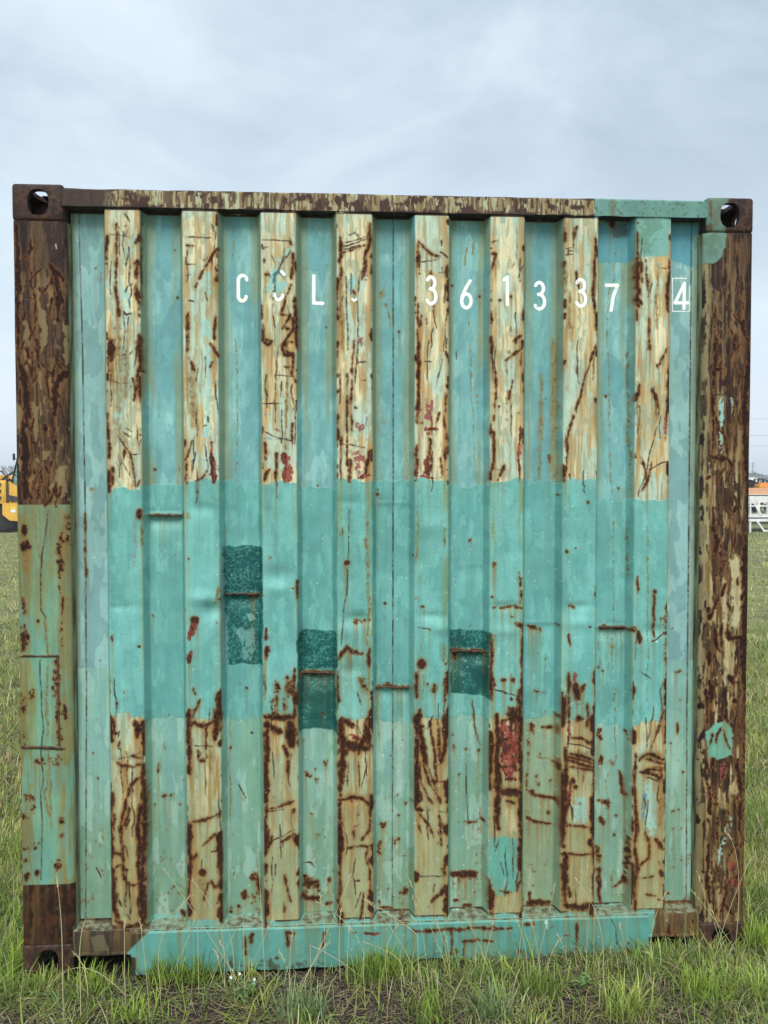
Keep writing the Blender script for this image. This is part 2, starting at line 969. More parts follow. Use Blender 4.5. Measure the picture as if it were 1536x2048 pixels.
r 22 535,0 540,170
r 34 370,205 460,215 540,195
r 24 565,0 570,190
r 15 710,20 705,60
r 11 705,60 650,95
r 12 770,0 775,220
r 7 800,50 880,40
r 6 840,145 890,150
r 12 935,80 940,220
q 14 960,130
r 9 900,170 920,170
r 22 1185,0 1200,180
P 34 1290,70 1390,65
q 34 1330,60
r 10 1310,230
r 13 1285,200 1330,250
q 18 1398,0 1395,290
r 9 1350,150 1355,180
q 34 960,300 980,380
q 20 1100,280
q 16 1060,380
'''
# ---------------------------------------------------------------- paint and wear of the container's end face
# Everything here is computed (value noise, cells, brush strokes laid on the face in metres); it gives the
# colour of paint, primer, rust and grime and a relief map, used by the node material below.
TS = 640.0                      # texels per metre
TW, TH = int(2.5 * TS), int(2.65 * TS)
RIDGES = [(-0.9300, -0.8200), (-0.6831, -0.5705), (-0.4300, -0.3160), (-0.1840, -0.0670),
          (0.0738, 0.1870), (0.3261, 0.4397), (0.5743, 0.6891), (0.8199, 0.9376)]
def face_pt(px, py, Y=0.02):
    """point of the plane y = Y that was measured at pixel (px, py) of the survey photo"""
    r, u, fw = cam_axes(); c = CAM['loc']
    d = fw * CAM['f'] + r * (px - 768.0) - u * (py - 1024.0)
    t = (Y - c[1]) / d[1]
    return c[0] + d[0] * t, c[2] + d[2] * t

def texel(px, py, Y=None):
    if Y is None:
        x, z = face_pt(px, py, 0.01)
        Y = 0.055 if (-1.04 < x < 1.04 and 0.17 < z < 2.51 and not any(a - 0.006 < x < b + 0.006 for a, b in RIDGES)) else 0.008
    x, z = face_pt(px, py, Y)
    return (x + 1.25) * TS, (2.65 - z) * TS

def up2(g, h, w):
    gh, gw = g.shape
    y = np.linspace(0, gh - 1.001, h); x = np.linspace(0, gw - 1.001, w)
    y0 = y.astype(int); x0 = x.astype(int)
    ty = (y - y0); tx = (x - x0); ty = ty * ty * (3 - 2 * ty); tx = tx * tx * (3 - 2 * tx)
    a = g[y0] * (1 - ty)[:, None] + g[y0 + 1] * ty[:, None]
    return (a[:, x0] * (1 - tx) + a[:, x0 + 1] * tx).astype(np.float32)

def fbm(sx, sy, octv, seed, w=None, h=None, gain=0.55):
    w = w or TW; h = h or TH
    rg = np.random.RandomState(seed); o = np.zeros((h, w), np.float32); a = 1.0; s = 0
    for k in range(octv):
        if sx < 1.0 and sy < 1.0: break
        o += a * up2(rg.rand(int(h / max(sy, 1)) + 3, int(w / max(sx, 1)) + 3), h, w); s += a
        a *= gain; sx /= 2.0; sy /= 2.0
    o /= s
    return np.clip((o - 0.5) * 1.9 + 0.5, 0, 1)

def ss(a, b, x):
    t = np.clip((x - a) / (b - a), 0, 1); return t * t * (3 - 2 * t)

def blur1(m, s, axis):
    n = max(1, int(s)); k = np.ones(2 * n + 1) / (2 * n + 1)
    c = np.cumsum(np.pad(m, [(n + 1, n) if i == axis else (0, 0) for i in (0, 1)], mode='edge'), axis=axis, dtype=np.float64)
    a = np.take(c, range(2 * n + 1, c.shape[axis]), axis=axis); b = np.take(c, range(0, c.shape[axis] - 2 * n - 1), axis=axis)
    return ((a - b) / (2 * n + 1)).astype(np.float32)

def blur(m, s):
    return blur1(blur1(blur1(blur1(m, s, 0), s, 1), s, 0), s, 1)

def smear(m, decay):
    """let a stain run down the plate"""
    o = np.zeros_like(m); c = np.zeros(m.shape[1], np.float32)
    for i in range(m.shape[0]):
        c = np.maximum(m[i], c * decay); o[i] = c
    return o

def paint_face():
    C = lambda r, g, b: np.array([r, g, b], np.float32) / 255.0
    X = (np.arange(TW) / TS - 1.25)[None, :] * np.ones((TH, 1)); Z = (2.65 - np.arange(TH) / TS)[:, None] * np.ones((1, TW))
    X = X.astype(np.float32); Z = Z.astype(np.float32)
    n_f = fbm(6, 6, 3, 1); n_m = fbm(26, 26, 4, 2); n_b = fbm(120, 120, 4, 3)
    v_f = fbm(4, 60, 3, 4); v_m = fbm(14, 160, 4, 5); v_b = fbm(44, 420, 4, 6)
    v_x = fbm(9, 90, 4, 7); bl = fbm(30, 90, 2, 8); bl2 = fbm(22, 60, 3, 9); grit = np.random.RandomState(10).rand(TH, TW).astype(np.float32)
    grit = blur1(blur1(grit, 1, 0), 1, 1)
    speck = fbm(5, 5, 2, 11); speck2 = fbm(9, 12, 3, 12)
    img = np.zeros((TH, TW, 3), np.float32) + C(116, 168, 166)
    hgt = np.zeros((TH, TW), np.float32)
    def lay(mask, col, k=1.0):
        m = (np.clip(mask, 0, 1) * k)[..., None]
        img[:] = img * (1 - m) + col * m
    # where is what
    wall = (np.abs(X) < 1.047) & (Z > 0.155) & (Z < 2.521)
    ridge = np.zeros((TH, TW), np.float32); rid_i = np.full((TH, TW), -1); edge_d = np.full((TH, TW), 9.0, np.float32)
    for i, (a, b) in enumerate(RIDGES):
        ridge[(X > a - 0.001) & (X < b + 0.001)] = 1; rid_i[(X > a) & (X < b)] = i
        edge_d = np.minimum(edge_d, np.minimum(np.abs(X - a), np.abs(X - b)))
    ridge *= wall; trough = wall & (ridge < 0.5); rf = ridge
    # the trough floor: greyer and olive towards the webs
    t = ss(0.25, 0.75, n_b)
    img[:] = C(108, 165, 168) * (1 - t[..., None]) + C(122, 176, 174) * t[..., None]
    lay((bl > 0.60) * 1.0, C(150, 194, 190), 0.55); lay(ss(.62, .64, bl2), C(100, 154, 157), 0.4)
    lay(ss(0.61, 0.63, fbm(10, 34, 2, 31)), C(100, 156, 156), 0.4)
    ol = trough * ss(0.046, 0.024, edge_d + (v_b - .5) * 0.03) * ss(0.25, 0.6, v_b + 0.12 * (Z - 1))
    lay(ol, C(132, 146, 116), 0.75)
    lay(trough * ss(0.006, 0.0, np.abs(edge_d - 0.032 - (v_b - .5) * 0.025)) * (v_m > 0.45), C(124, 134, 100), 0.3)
    side = (trough & (np.abs(X) > 0.94)); lay(side * 1.0, C(146, 184, 180), 0.7)
    lay(side * ss(.54, .57, bl2), C(116, 158, 158), 0.75)
    lay(side * ss(1.025, 1.05, np.abs(X) + (v_b - .5) * .01), C(120, 128, 96), 0.75)
    # bare looking upper ridges: pale old coat, cream and tan runs
    tone = [(0.45, .5), (0.30, .25), (0.45, .45), (0.5, .55), (0.35, .35), (0.25, .2), (0.45, .35), (0.85, .6)]
    up = rf * (Z > 1.5); low = rf * (Z <= 1.5)
    for i, (tan, och) in enumerate(tone):
        m = (rid_i == i) & wall
        w = m * 1.0
        lay(w, C(200, 208, 178)); lay(w * ss(.35, .62, v_m), C(224, 216, 174), 0.85); lay(w * ss(.2, .9, v_f), C(208, 200, 158), .3)
        lay(w * ss(.66 - tan * .22, .78 - tan * .18, v_b * .6 + v_x * .4), C(200, 180, 128), 0.8)
        lay(w * ss(.56, .60, bl + .06 * n_f), C(176, 206, 190), 0.8)
        lay(w * ss(.62, .70, v_x * .6 + v_f * .4 + tan * .05), C(184, 148, 92), 0.6)
        lay(w * ss(.7, .74, fbm(8, 24, 2, 40 + i)), C(166, 178, 150), 0.75)
        lay(w * ss(.68, .76, v_f * .7 + n_f * .3), C(160, 140, 98), 0.35)
        lay(w * ss(0.030, 0.0, edge_d) * ss(.4, .6, v_x), C(178, 138, 84), 0.55)
    lo = ss(1.25, 0.2, Z + (n_b - .5) * .3)
    lay(low * ss(.35, .6, v_m * .6 + n_m * .4), C(186, 186, 138), 0.45); lay(low * lo, C(160, 162, 116), 0.45)
    lay(low * ss(.58, .7, v_x), C(158, 128, 74), 0.5); lay(low * ss(.48, .62, bl * .6 + v_m * .4), C(152, 186, 160), 0.55); lay(low * ss(.75, .35, Z + (n_b - .5) * .3), C(148, 152, 106), .45)
    # lower trough zone turns grey green with dirt
    lt = trough * (Z < 1.02)
    lay(lt * 1.0, C(126, 174, 162), 0.75); lay(lt * ss(.45, .7, v_m), C(140, 178, 154), 0.5)
    lay(lt * ss(.6, .68, v_b), C(112, 158, 134), 0.5); lay(lt * ss(0.9, 0.15, Z), C(114, 148, 118), 0.55)
    lay(lt * ss(.63, .66, bl2 * .6 + v_m * .4), C(150, 188, 176), 0.6)
    r3 = (X > 0.44) * (X < 0.575) * lt
    lay(r3 * 1.0, C(140, 160, 124), 0.6)
    # the re-painted belt: each bay its own ragged top and bottom edge
    tops = [(217, 283, 975, 1428), (283, 366, 968, 1437), (366, 437, 958, 1442), (437, 519, 960, 1438), (519, 594, 965, 1436),
            (594, 673, 976, 1440), (673, 745, 958, 1440), (745, 829, 962, 1440), (829, 898, 961, 1434), (898, 978, 968, 1430),
            (978, 1046, 961, 1432), (1046, 1122, 967, 1436), (1122, 1192, 958, 1440), (1192, 1268, 996, 1449), (1268, 1338, 996, 1443)]
    belt = np.zeros((TH, TW), np.float32)
    rag = (fbm(16, 16, 3, 20) - .5) * 0.016 + (fbm(60, 60, 1, 21) - .5) * 0.012
    for a, b, y0, y1 in tops:
        Y = 0.01 if any(abs(a - q) < 3 for q in (217, 366, 519, 673, 829, 978, 1122, 1268)) else 0.05
        xa = face_pt(a, 1200, 0.012)[0]; xb = face_pt(b, 1200, 0.012)[0]
        z0 = face_pt((a + b) / 2, y0, Y)[1]; z1 = face_pt((a + b) / 2, y1, Y)[1]
        belt = np.maximum(belt, (X >= xa) * (X < xb) * ss(-.0015, .0015, z0 + rag - Z) * ss(-.0015, .0015, Z - z1 + rag))
    lay(belt * 1.0, C(112, 180, 172)); lay(belt * ss(.45, .7, n_b), C(120, 186, 180), 0.6)
    lay(belt * (1 - rf) * 1.0, C(104, 168, 163), 0.6)  # belt troughs toned darker: recess shade put into the paint colour
    lay(belt * ss(.58, .62, bl2), C(92, 162, 156), 0.35); lay(belt * ss(.64, .67, fbm(16, 50, 3, 22)), C(126, 194, 184), 0.5)
    lay(belt * rf * ss(0.012, 0.0, edge_d) * ss(.45, .6, v_m), C(150, 176, 140), 0.6)
    lay(belt * rf * ss(0.03, 0.0, edge_d) * ss(.55, .7, v_x) * (X > -.25) * (X < .5), C(132, 146, 92), 0.7)
    hgt += belt * (0.5 + 0.25 * fbm(4, 3, 2, 23) * rf)
    # polygons of later touch-ups
    def poly(pts, Y=None, r=0.004):
        P = np.array([texel(x, y, Y) for x, y in pts]); x0, y0 = np.maximum(P.min(0).astype(int) - 8, 0); x1, y1 = np.minimum(P.max(0).astype(int) + 9, (TW, TH))
        yy, xx = np.mgrid[y0:y1, x0:x1].astype(np.float32)
        k = (rag[y0:y1, x0:x1]) * TS * .5; xx = xx + k; yy = yy + np.roll(k, 7, 1)
        ins = np.zeros(xx.shape, bool); n = len(P)
        for i in range(n):
            (ax, ay), (bx, by) = P[i], P[(i + 1) % n]
            if ay == by: continue
            c = ((ay > yy) != (by > yy)) & (xx < (bx - ax) * (yy - ay) / (by - ay) + ax); ins ^= c
        m = np.zeros((TH, TW), np.float32); m[y0:y1, x0:x1] = ins[:yy.shape[0], :]
        return blur1(blur1(m, 1, 0), 1, 1)
    # blue-green repaint under the right end of the top rail
    m = poly([(1194, 420), (1270, 420), (1270, 523), (1258, 526), (1196, 524)], 0.05)
    lay(m, C(84, 146, 156), 0.9); lay(m * ss(.4, .6, v_b), C(96, 160, 168), 0.6)
    lay(poly([(1218, 445), (1252, 430), (1256, 470), (1228, 478)], 0.05), C(86, 96, 96), 0.7)
    lay(poly([(1338, 428), (1404, 428), (1404, 535), (1370, 530), (1338, 520)], 0.055), C(82, 148, 164), 0.85)
    m = poly([(1270, 432), (1338, 434), (1338, 512), (1328, 512), (1300, 515), (1272, 516)], 0.01)
    lay(m, C(120, 172, 160)); lay(m * ss(.55, .7, n_m), C(98, 144, 124), 0.7)
    # dark green crackled patches
    crk_pts = []
    for pts, seed, gap in (([(449, 1095), (523, 1093), (526, 1200), (524, 1325), (453, 1328), (446, 1210)], 50, .38),
                           ([(595, 1262), (603, 1258), (672, 1260), (673, 1457), (596, 1456)], 51, .62),
                           ([(902, 1262), (978, 1262), (979, 1391), (904, 1389)], 52, .6)):
        m = poly(pts, 0.05)
        lay(m, C(26, 96, 92)); lay(m * ss(.35, .7, n_m), C(38, 116, 108), 0.6); lay(m * ss(.5, .75, n_b * .5 + v_m * .5), C(22, 84, 84), .5)
        ys, xs = np.where(m > 0.3); y0, y1, x0, x1 = ys.min(), ys.max() + 1, xs.min(), xs.max() + 1
        rg = np.random.RandomState(seed); n = int((y1 - y0) * (x1 - x0) / 95)
        sd = np.stack([rg.rand(n) * (x1 - x0), rg.rand(n) * (y1 - y0)], 1).astype(np.float32)
        yy, xx = np.mgrid[0:y1 - y0, 0:x1 - x0].astype(np.float32)
        xx = xx + (n_f[y0:y1, x0:x1] - .5) * 7; yy = yy + (n_f[::-1][y0:y1, x0:x1] - .5) * 7
        d1 = np.full(xx.shape, 1e9, np.float32); d2 = d1.copy()
        for sx_, sy_ in sd:
            d = (xx - sx_) ** 2 + (yy - sy_) ** 2; nx = np.minimum(d1, d); d2 = np.minimum(d2, np.maximum(d1, d)); d1 = nx
        cr = ss(1.7, 0.5, np.sqrt(d2) - np.sqrt(d1)) * m[y0:y1, x0:x1] * ss(gap - .15, gap + .1, 1 - (yy / (y1 - y0)) * (0.75 if gap > .5 else 0.0) + (n_m[y0:y1, x0:x1] - .5) * .8)
        f = np.zeros((TH, TW), np.float32); f[y0:y1, x0:x1] = cr
        lay(f, C(124, 184, 168), 0.5); hgt -= f * 0.6; hgt += m * .3
    lay(poly([(472, 1262), (482, 1252), (508, 1258), (512, 1300), (500, 1318), (478, 1320), (484, 1290)], 0.05) * ss(.28, .4, n_f * .5 + speck2 * .5), C(112, 162, 160), 0.9)
    lay(poly([(490, 1228), (505, 1226), (510, 1238), (498, 1242)], 0.05), C(132, 182, 176), 0.9)
    lay(poly([(441, 1116), (449, 1112), (452, 1200), (456, 1326), (444, 1322), (442, 1230)], 0.05), C(126, 166, 160), 0.8)
    lay(poly([(1005, 1672), (1040, 1676), (1044, 1760), (1038, 1782), (1000, 1792), (978, 1786), (980, 1700), (977, 1674)], 0.008), C(100, 172, 158))
    lay(poly([(375, 1835), (400, 1848), (438, 1852), (436, 1858), (375, 1856)], 0.008), C(98, 176, 166))
    lay(poly([(903, 1822), (968, 1820), (972, 1850), (905, 1850)], 0.05), C(106, 172, 166), 0.9)
    # corner posts
    pl = (X < -1.047) & (Z < 2.473); pr = (X > 1.047) & (Z < 2.473)
    for m, kk in ((pl & (Z > 1.565), 0), (pr, 1)):
        m = m * 1.0
        if kk == 0:
            lay(m, C(94, 70, 46)); lay(m * ss(.4, .6, v_b), C(76, 54, 40), 0.8); lay(m * ss(.54, .64, v_x), C(140, 112, 68), 0.75)
            lay(m * ss(.46, .58, v_m), C(46, 30, 27), 0.9); lay(m * ss(1.12, 1.06, -X + (v_m - .5) * .03) * ss(1.9, 1.6, Z), C(150, 146, 98), 0.7)
            lay(m * ss(2.05, 2.35, Z + n_b * .15), C(58, 42, 38), 0.85); lay(m * ss(.52, .66, v_x * .5 + n_m * .5), C(40, 26, 25), 0.9)
            lay(m * ss(.66, .70, v_f * .6 + speck2 * .4), C(146, 96, 66), 0.6); lay(m * ss(.56, .60, v_f), C(60, 40, 34), 0.55)
            lay(m * ss(1.18, 1.2, -X + (v_m - .5) * .05), C(40, 26, 26), 0.85)
        else:
            wr = fbm(13, 150, 4, 95); wr2 = fbm(7, 90, 3, 96)
            lay(m, C(96, 66, 42)); lay(m * ss(.42, .6, v_b), C(122, 92, 54), 0.8); lay(m * ss(.40, .52, wr), C(160, 142, 94), 0.85)
            lay(m * ss(.53, .72, wr + (1.6 - Z) * .04), C(186, 178, 132), 0.8); lay(m * ss(.56, .64, wr2), C(158, 170, 128), .6)
            lay(m * ss(1.5, 2.1, Z + (n_b - .5) * .5), C(92, 66, 44), 0.7); lay(m * ss(.60, .68, wr2 * .6 + v_x * .4), C(118, 76, 42), .7)
            lay(m * ss(.56, .62, v_x * .6 + n_m * .4 + (Z - 1.2) * .06), C(48, 28, 24), 0.93)
            lay(m * ss(1.19, 1.205, X + (v_m - .5) * .04), C(44, 28, 26), 0.9)
            lay(m * ss(1.078, 1.062, X) * 1.0, C(150, 144, 104), 0.8); lay(m * ss(.6, .5, Z), C(120, 104, 62), 0.4)
    st1 = fbm(5, 46, 4, 91); st2 = fbm(9, 22, 4, 92)
    pp = ((pl & (Z > 1.565)) | pr) * 1.0
    lay(pp * ss(.60, .66, st1 * .6 + st2 * .4 + (v_b - .5) * .2), C(46, 29, 25), .8); lay(pp * ss(.62, .70, fbm(4, 50, 3, 93)), C(150, 126, 78), .3)
    lay(pr * ss(.63, .67, st2 * .5 + v_x * .5) * ss(.5, .3, n_m), C(38, 23, 21), .9)
    fl = fbm(16, 34, 4, 98); lay(pl * (Z > 1.565) * ss(2.4, 2.2, Z) * ss(.60, .64, fl), C(150, 134, 92), .75); lay(pl * (Z > 1.565) * ss(.56, .58, fl) * ss(.60, .58, fl), C(34, 22, 22), .8)
    lay(pl * (Z > 1.565) * ss(-1.175, -1.15, X) * ss(-1.115, -1.13, X) * ss(.4, .6, v_m), C(124, 98, 58), .5)
    m = (pl & (Z <= 1.565 + 0.0) & (Z > 0.318)) * 1.0
    lay(m, C(116, 166, 140)); lay(m * ss(.5, .66, v_b), C(132, 150, 100), 0.6); lay(m * ss(.60, .70, v_x), C(140, 132, 76), 0.5)
    lay(m * ss(1.175, 1.20, -X + (v_m - .5) * .05), C(120, 110, 60), 0.7); lay(m * ss(1.105, 1.075, -X + (v_m - .5) * .03), C(132, 126, 78), 0.8)
    lay(m * ss(1.1, 1.55, Z + (n_b - .5) * .2), C(136, 134, 88), 0.65); lay(m * ss(.60, .64, v_f * .5 + bl * .5), C(104, 162, 148), 0.7)
    m = (pl & (Z <= 0.318 + 0)) * 1.0
    lay(m, C(70, 50, 32)); lay(m * ss(.45, .6, v_m), C(98, 76, 42), 0.7); lay(m * ss(.5, .64, v_x * .5 + n_m * .5), C(42, 28, 21), 0.9); lay(m * ss(.6, .7, n_m * .5 + speck2 * .5), C(96, 56, 30), .6)
    m = poly([(1400, 460), (1452, 464), (1450, 492), (1446, 515), (1425, 526), (1400, 524)], 0.003); lay(m, C(108, 146, 132)); lay(m * ss(.5, .7, n_m), C(92, 120, 100), .6)
    m = poly([(1408, 1462), (1424, 1450), (1448, 1438), (1463, 1442), (1463, 1508), (1436, 1519), (1416, 1512), (1410, 1485)], 0.003); lay(m, C(104, 178, 160)); hgt += m * .4
    # castings
    cst = (np.abs(X) > 1.05) & ((Z > 2.473) | (Z < 0.118)); m = cst * 1.0
    lay(m, C(68, 49, 42)); lay(m * ss(.5, .65, n_m), C(98, 66, 54), 0.55); lay(m * ss(.5, .65, n_f * .5 + n_b * .5), C(46, 33, 30), 0.75); lay(m * ss(.62, .7, speck), C(118, 80, 62), .4)
    m = (X > 1.05) * (Z > 2.473) * ss(1.122, 1.108, X + (n_m - .5) * .03); lay(m, C(104, 138, 120), .9); lay(m * ss(.55, .66, n_m), C(96, 104, 80), .6)
    lay((X > 1.05) * (X < 1.075) * (Z > 2.473) * ss(.3, .5, n_m), C(92, 74, 58), .8)
    # top rail
    rail = (np.abs(X) < 1.06) & (Z > 2.515); m = rail * 1.0; rs = fbm(5, 16, 3, 66)
    lay(m, C(168, 158, 118)); lay(m * ss(.45, .6, fbm(12, 60, 3, 60)), C(180, 188, 152), 0.7); lay(m * ss(.54, .66, fbm(10, 50, 4, 61)), C(140, 114, 74), 0.7)
    lay(m * ss(.58, .66, fbm(30, 22, 4, 62) * .6 + rs * .4), C(66, 42, 36), 0.88); lay(m * ss(.70, .76, fbm(4, 40, 3, 67)), C(60, 40, 34), .5); lay(m * ss(.66, .70, fbm(5, 30, 3, 63)), C(84, 58, 44), 0.7)
    lay(m * ss(2.576, 2.582, Z + (n_m - .5) * .014), C(60, 42, 38), 0.9); lay(m * ss(2.529, 2.521, Z + (n_m - .5) * .014), C(58, 38, 34), 0.85)
    lay(m * ss(-0.90, -0.97, X + (n_b - .5) * .1), C(70, 54, 50), 0.9)
    m = rail * (X > face_pt(1190, 420, 0)[0] + (n_f - .5) * .006); lay(m, C(108, 156, 146)); lay(m * ss(.5, .7, n_b), C(98, 142, 130), .6)
    lay(m * ss(.80, .88, speck), C(80, 90, 74), .5); lay(m * ss(0.02, 0.0, np.abs(X - 0.735)) * ss(.4, .6, n_m), C(112, 110, 84), .7)
    # bottom sill and skirt
    sill = (np.abs(X) < 1.06) & (Z < 0.172); m = sill * 1.0
    lay(m, C(76, 66, 50)); lay(m * ss(.45, .6, v_m), C(52, 44, 40), 0.85); lay(m * ss(.62, .7, v_x), C(112, 98, 60), 0.6)
    lay(m * (X > .8), C(122, 116, 74), .85); lay(m * (X > .8) * ss(.48, .62, v_x), C(78, 54, 34), .8); lay(m * (X > .8) * ss(.6, .7, v_f), C(120, 100, 56), .5)
    m = poly([(290, 1845), (296, 1856), (268, 1888), (252, 1908), (272, 1912), (268, 1960), (268, 1990), (1320, 1990), (1320, 1876), (1302, 1870), (1312, 1845), (1310, 1822), (700, 1840)], 0.0)
    lay(m, C(96, 170, 162)); lay(m * ss(.5, .7, n_b), C(84, 154, 146), .6); lay(m * ss(.55, .7, v_m), C(116, 160, 140), .45)
    lay(m * ss(0.055, 0.02, Z + (n_m - .5) * .05) * ss(.4, .8, n_f * .5 + v_m * .5), C(66, 60, 44), .7)
    lay(m * ss(.55, .7, v_f) * ss(0.1, 0.5, X), C(110, 140, 110), .35)
    lay(m * ss(0.156, 0.164, Z), C(132, 190, 178), .6)
    lay(poly([(180, 1872), (208, 1868), (216, 1898), (186, 1902)], 0.0), C(128, 122, 90), .55)
    # ---- brush strokes surveyed bay by bay
    crop = dict(A=(0, 340, .3385), B=(500, 340, .3385), C=(1000, 340, .349), D=(0, 680, .3385), E=(500, 680, .3385), F=(1000, 680, .349),
                G=(0, 1020, .3385), H=(500, 1020, .3385), I=(1000, 1020, .349), J=(0, 1380, .3385), K=(500, 1380, .3385), L=(1000, 1380, .349),
                R=(1000, 1380, .349), M=(0, 1740, .3385), N=(500, 1740, .3385), O=(1000, 1740, .349))
    M = {k: np.zeros((TH, TW), np.float32) for k in 'rkopPbctwuqSW'}
    jn = (fbm(6, 11, 3, 70) - .5); jn2 = (fbm(2.5, 4, 2, 71) - .5)
    wx = (fbm(34, 50, 3, 72) - .5) * 5; wy = (fbm(34, 34, 3, 73) - .5) * 6
    def dist(P, x0, y0, x1, y1, warp=True):
        yy, xx = np.mgrid[y0:y1, x0:x1].astype(np.float32); d = np.full(xx.shape, 1e9, np.float32)
        if warp: xx = xx + wx[y0:y1, x0:x1]; yy = yy + wy[y0:y1, x0:x1]
        tt = np.zeros(xx.shape, np.float32)
        if len(P) == 1: return np.hypot(xx - P[0][0], yy - P[0][1]), tt
        L = len(P) - 1
        for i in range(L):
            ax, ay = P[i]; bx, by = P[i + 1]; vx, vy = bx - ax, by - ay; q = vx * vx + vy * vy + 1e-6
            t = np.clip(((xx - ax) * vx + (yy - ay) * vy) / q, 0, 1)
            e = np.hypot(xx - ax - t * vx, yy - ay - t * vy); k = e < d
            d = np.where(k, e, d); tt = np.where(k, (i + t) / L, tt)
        return d, tt
    AMP = dict(r=.95, k=.15, o=.9, p=1.0, P=.8, b=1.0, c=1.0, t=1.0, w=.2, u=1.0, q=1.5, S=.35, W=.3)
    def stroke(kind, w, P, warp=True):
        R = max(1.0, w / 2.0); pad = int(R * 2 + 6)
        P = np.array(P); x0 = max(0, int(P[:, 0].min()) - pad); x1 = min(TW, int(P[:, 0].max()) + pad)
        y0 = max(0, int(P[:, 1].min()) - pad); y1 = min(TH, int(P[:, 1].max()) + pad)
        if x1 <= x0 or y1 <= y0: return
        d, tt = dist(P, x0, y0, x1, y1, warp and kind != 'W'); s = (slice(y0, y1), slice(x0, x1))
        prof = 1.0 if kind in 'cSWwt' or len(P) == 1 else 0.55 + 0.65 * np.sin(np.clip(tt, 0.03, .97) * 3.1416) ** .5 * (1.1 - .4 * tt)
        dd = R * prof - d + jn[s] * AMP[kind] * (R + 1.5) + jn2[s] * AMP[kind] * 2.6
        soft = {'o': R * .7, 'c': 3.0, 'u': 1.5, 'r': 1.5 + R * .12, 'q': 1.6}.get(kind, 1.0)
        m = np.clip(dd / soft * .5 + .5, 0, 1)
        if kind in 'pqub': m = m * ss(.42, .58, speck[s] * .6 + n_f[s] * .4 + .06 * np.clip(dd, -2, 3))
        if kind == 't' : m = m * ss(.35, .42, bl2[s] * .4 + n_f[s] * .6)
        M[kind][s] = np.maximum(M[kind][s], m)
    cur = None
    for line in STROKES.strip().split('\n'):
        f = line.split()
        if len(f) == 1: cur = crop[f[0]]; continue
        ox, oy, sc = cur; pts = [tuple(map(float, p.split(','))) for p in f[2:]]
        ph = [(ox + x * sc, oy + y * sc) for x, y in pts]
        x, z = face_pt(ph[0][0], ph[0][1], 0.01)
        Y = 0.055 if (-1.04 < x < 1.04 and 0.17 < z < 2.51 and not any(a - 0.006 < x < b + 0.006 for a, b in RIDGES)) else 0.008
        stroke(f[0], float(f[1]) * sc * ((.78 if ph[0][1] < 1000 else .92) if f[0] == 'r' else 1.0), [texel(a, b, Y) for a, b in ph])
    # random gouges, hairline scratches and specks of the same kinds
    rg = np.random.RandomState(99)
    for i in range(120):
        left = rg.rand() < .42
        x = rg.uniform(-1.205, -1.07) if left else rg.uniform(1.07, 1.205); z = rg.uniform(1.6, 2.42) if left else rg.uniform(.15, 2.35)
        a = rg.normal(0, .22); l = rg.uniform(.015, .09); q = [((x + 1.25) * TS, (2.65 - z) * TS)]
        for k in range(3):
            a += rg.normal(0, .2); q.append((q[-1][0] + np.sin(a) * l * TS / 3, q[-1][1] + np.cos(a) * l * TS / 3))
        stroke('r', rg.choice([1.2, 1.8, 2.5, 4, 6], p=[.25, .3, .25, .15, .05]), q)
    for i in range(80):
        a, b = RIDGES[rg.randint(8)]; x = rg.uniform(a, b); z = rg.choice([rg.uniform(1.66, 2.5), rg.uniform(.2, 1.0)])
        an = rg.normal(0, .35); l = rg.uniform(.01, .07); x2 = np.clip(x + np.sin(an) * l, a + .002, b - .002)
        stroke('r' if rg.rand() < .4 else 'k', rg.choice([.8, 1.2, 2.2]), [((x + 1.25) * TS, (2.65 - z) * TS), ((x2 + 1.25) * TS, (2.65 - z + l * np.cos(an)) * TS)])
    for i in range(150):
        x = rg.uniform(-1.03, 1.03); z = rg.uniform(.18, 1.0) if rg.rand() < .6 else rg.uniform(1.0, 2.5)
        stroke('r', rg.choice([.9, 1.4, 2.2, 3.4], p=[.4, .3, .2, .1]), [((x + 1.25) * TS, (2.65 - z) * TS)])
    for i in range(90):
        a, b = RIDGES[rg.randint(8)]; x = rg.uniform(a + .004, b - .004); z = rg.choice([rg.uniform(1.66, 2.45), rg.uniform(.3, 1.0)]); q = []
        for k in range(6): q.append(((np.clip(x, a + .002, b - .002) + 1.25) * TS, (2.65 - z) * TS)); x += rg.normal(0, .0022); z -= rg.uniform(.006, .035)
        stroke('k', rg.choice([.7, 1.0, 1.5]), q)
    for i in range(8):            # rust that creeps in from the ridge edges, more below than above
        a, b = RIDGES[i]
        for x, sgn in ((a, 1), (b, -1)):
            dpt = (X - x) * sgn
            lowk = ss(1.02, .95, Z) * (.7 if 1 <= i <= 6 else .5); upk = ss(1.6, 1.66, Z) * (.20 if sgn < 0 else .14) + .0 * Z
            wv = (fbm(30, 50, 3, 80 + i * 2 + (sgn > 0), 8, TH)[:, :1]) * np.ones((1, TW), np.float32)
            lim = ss(.5, .9, wv) * .021 * (lowk + upk)
            M['r'] = np.maximum(M['r'], ((dpt > 0.0005) & (dpt < .06)) * ss(-.002, .001, lim + jn * .010 * (lim > .0015) - dpt) * (lim > .002) * wall)
            M['k'] = np.maximum(M['k'], (np.abs(dpt - .001) < .0017) * ss(.45, .6, wv + jn * .4) * ss(1.02, .95, Z) * wall)
    spk = ss(.84, .9, fbm(3, 4, 2, 90)) * (lt > 0) * ss(.9, .2, Z) * ss(.5, .8, n_m)
    M['r'] = np.maximum(M['r'], spk * .5)
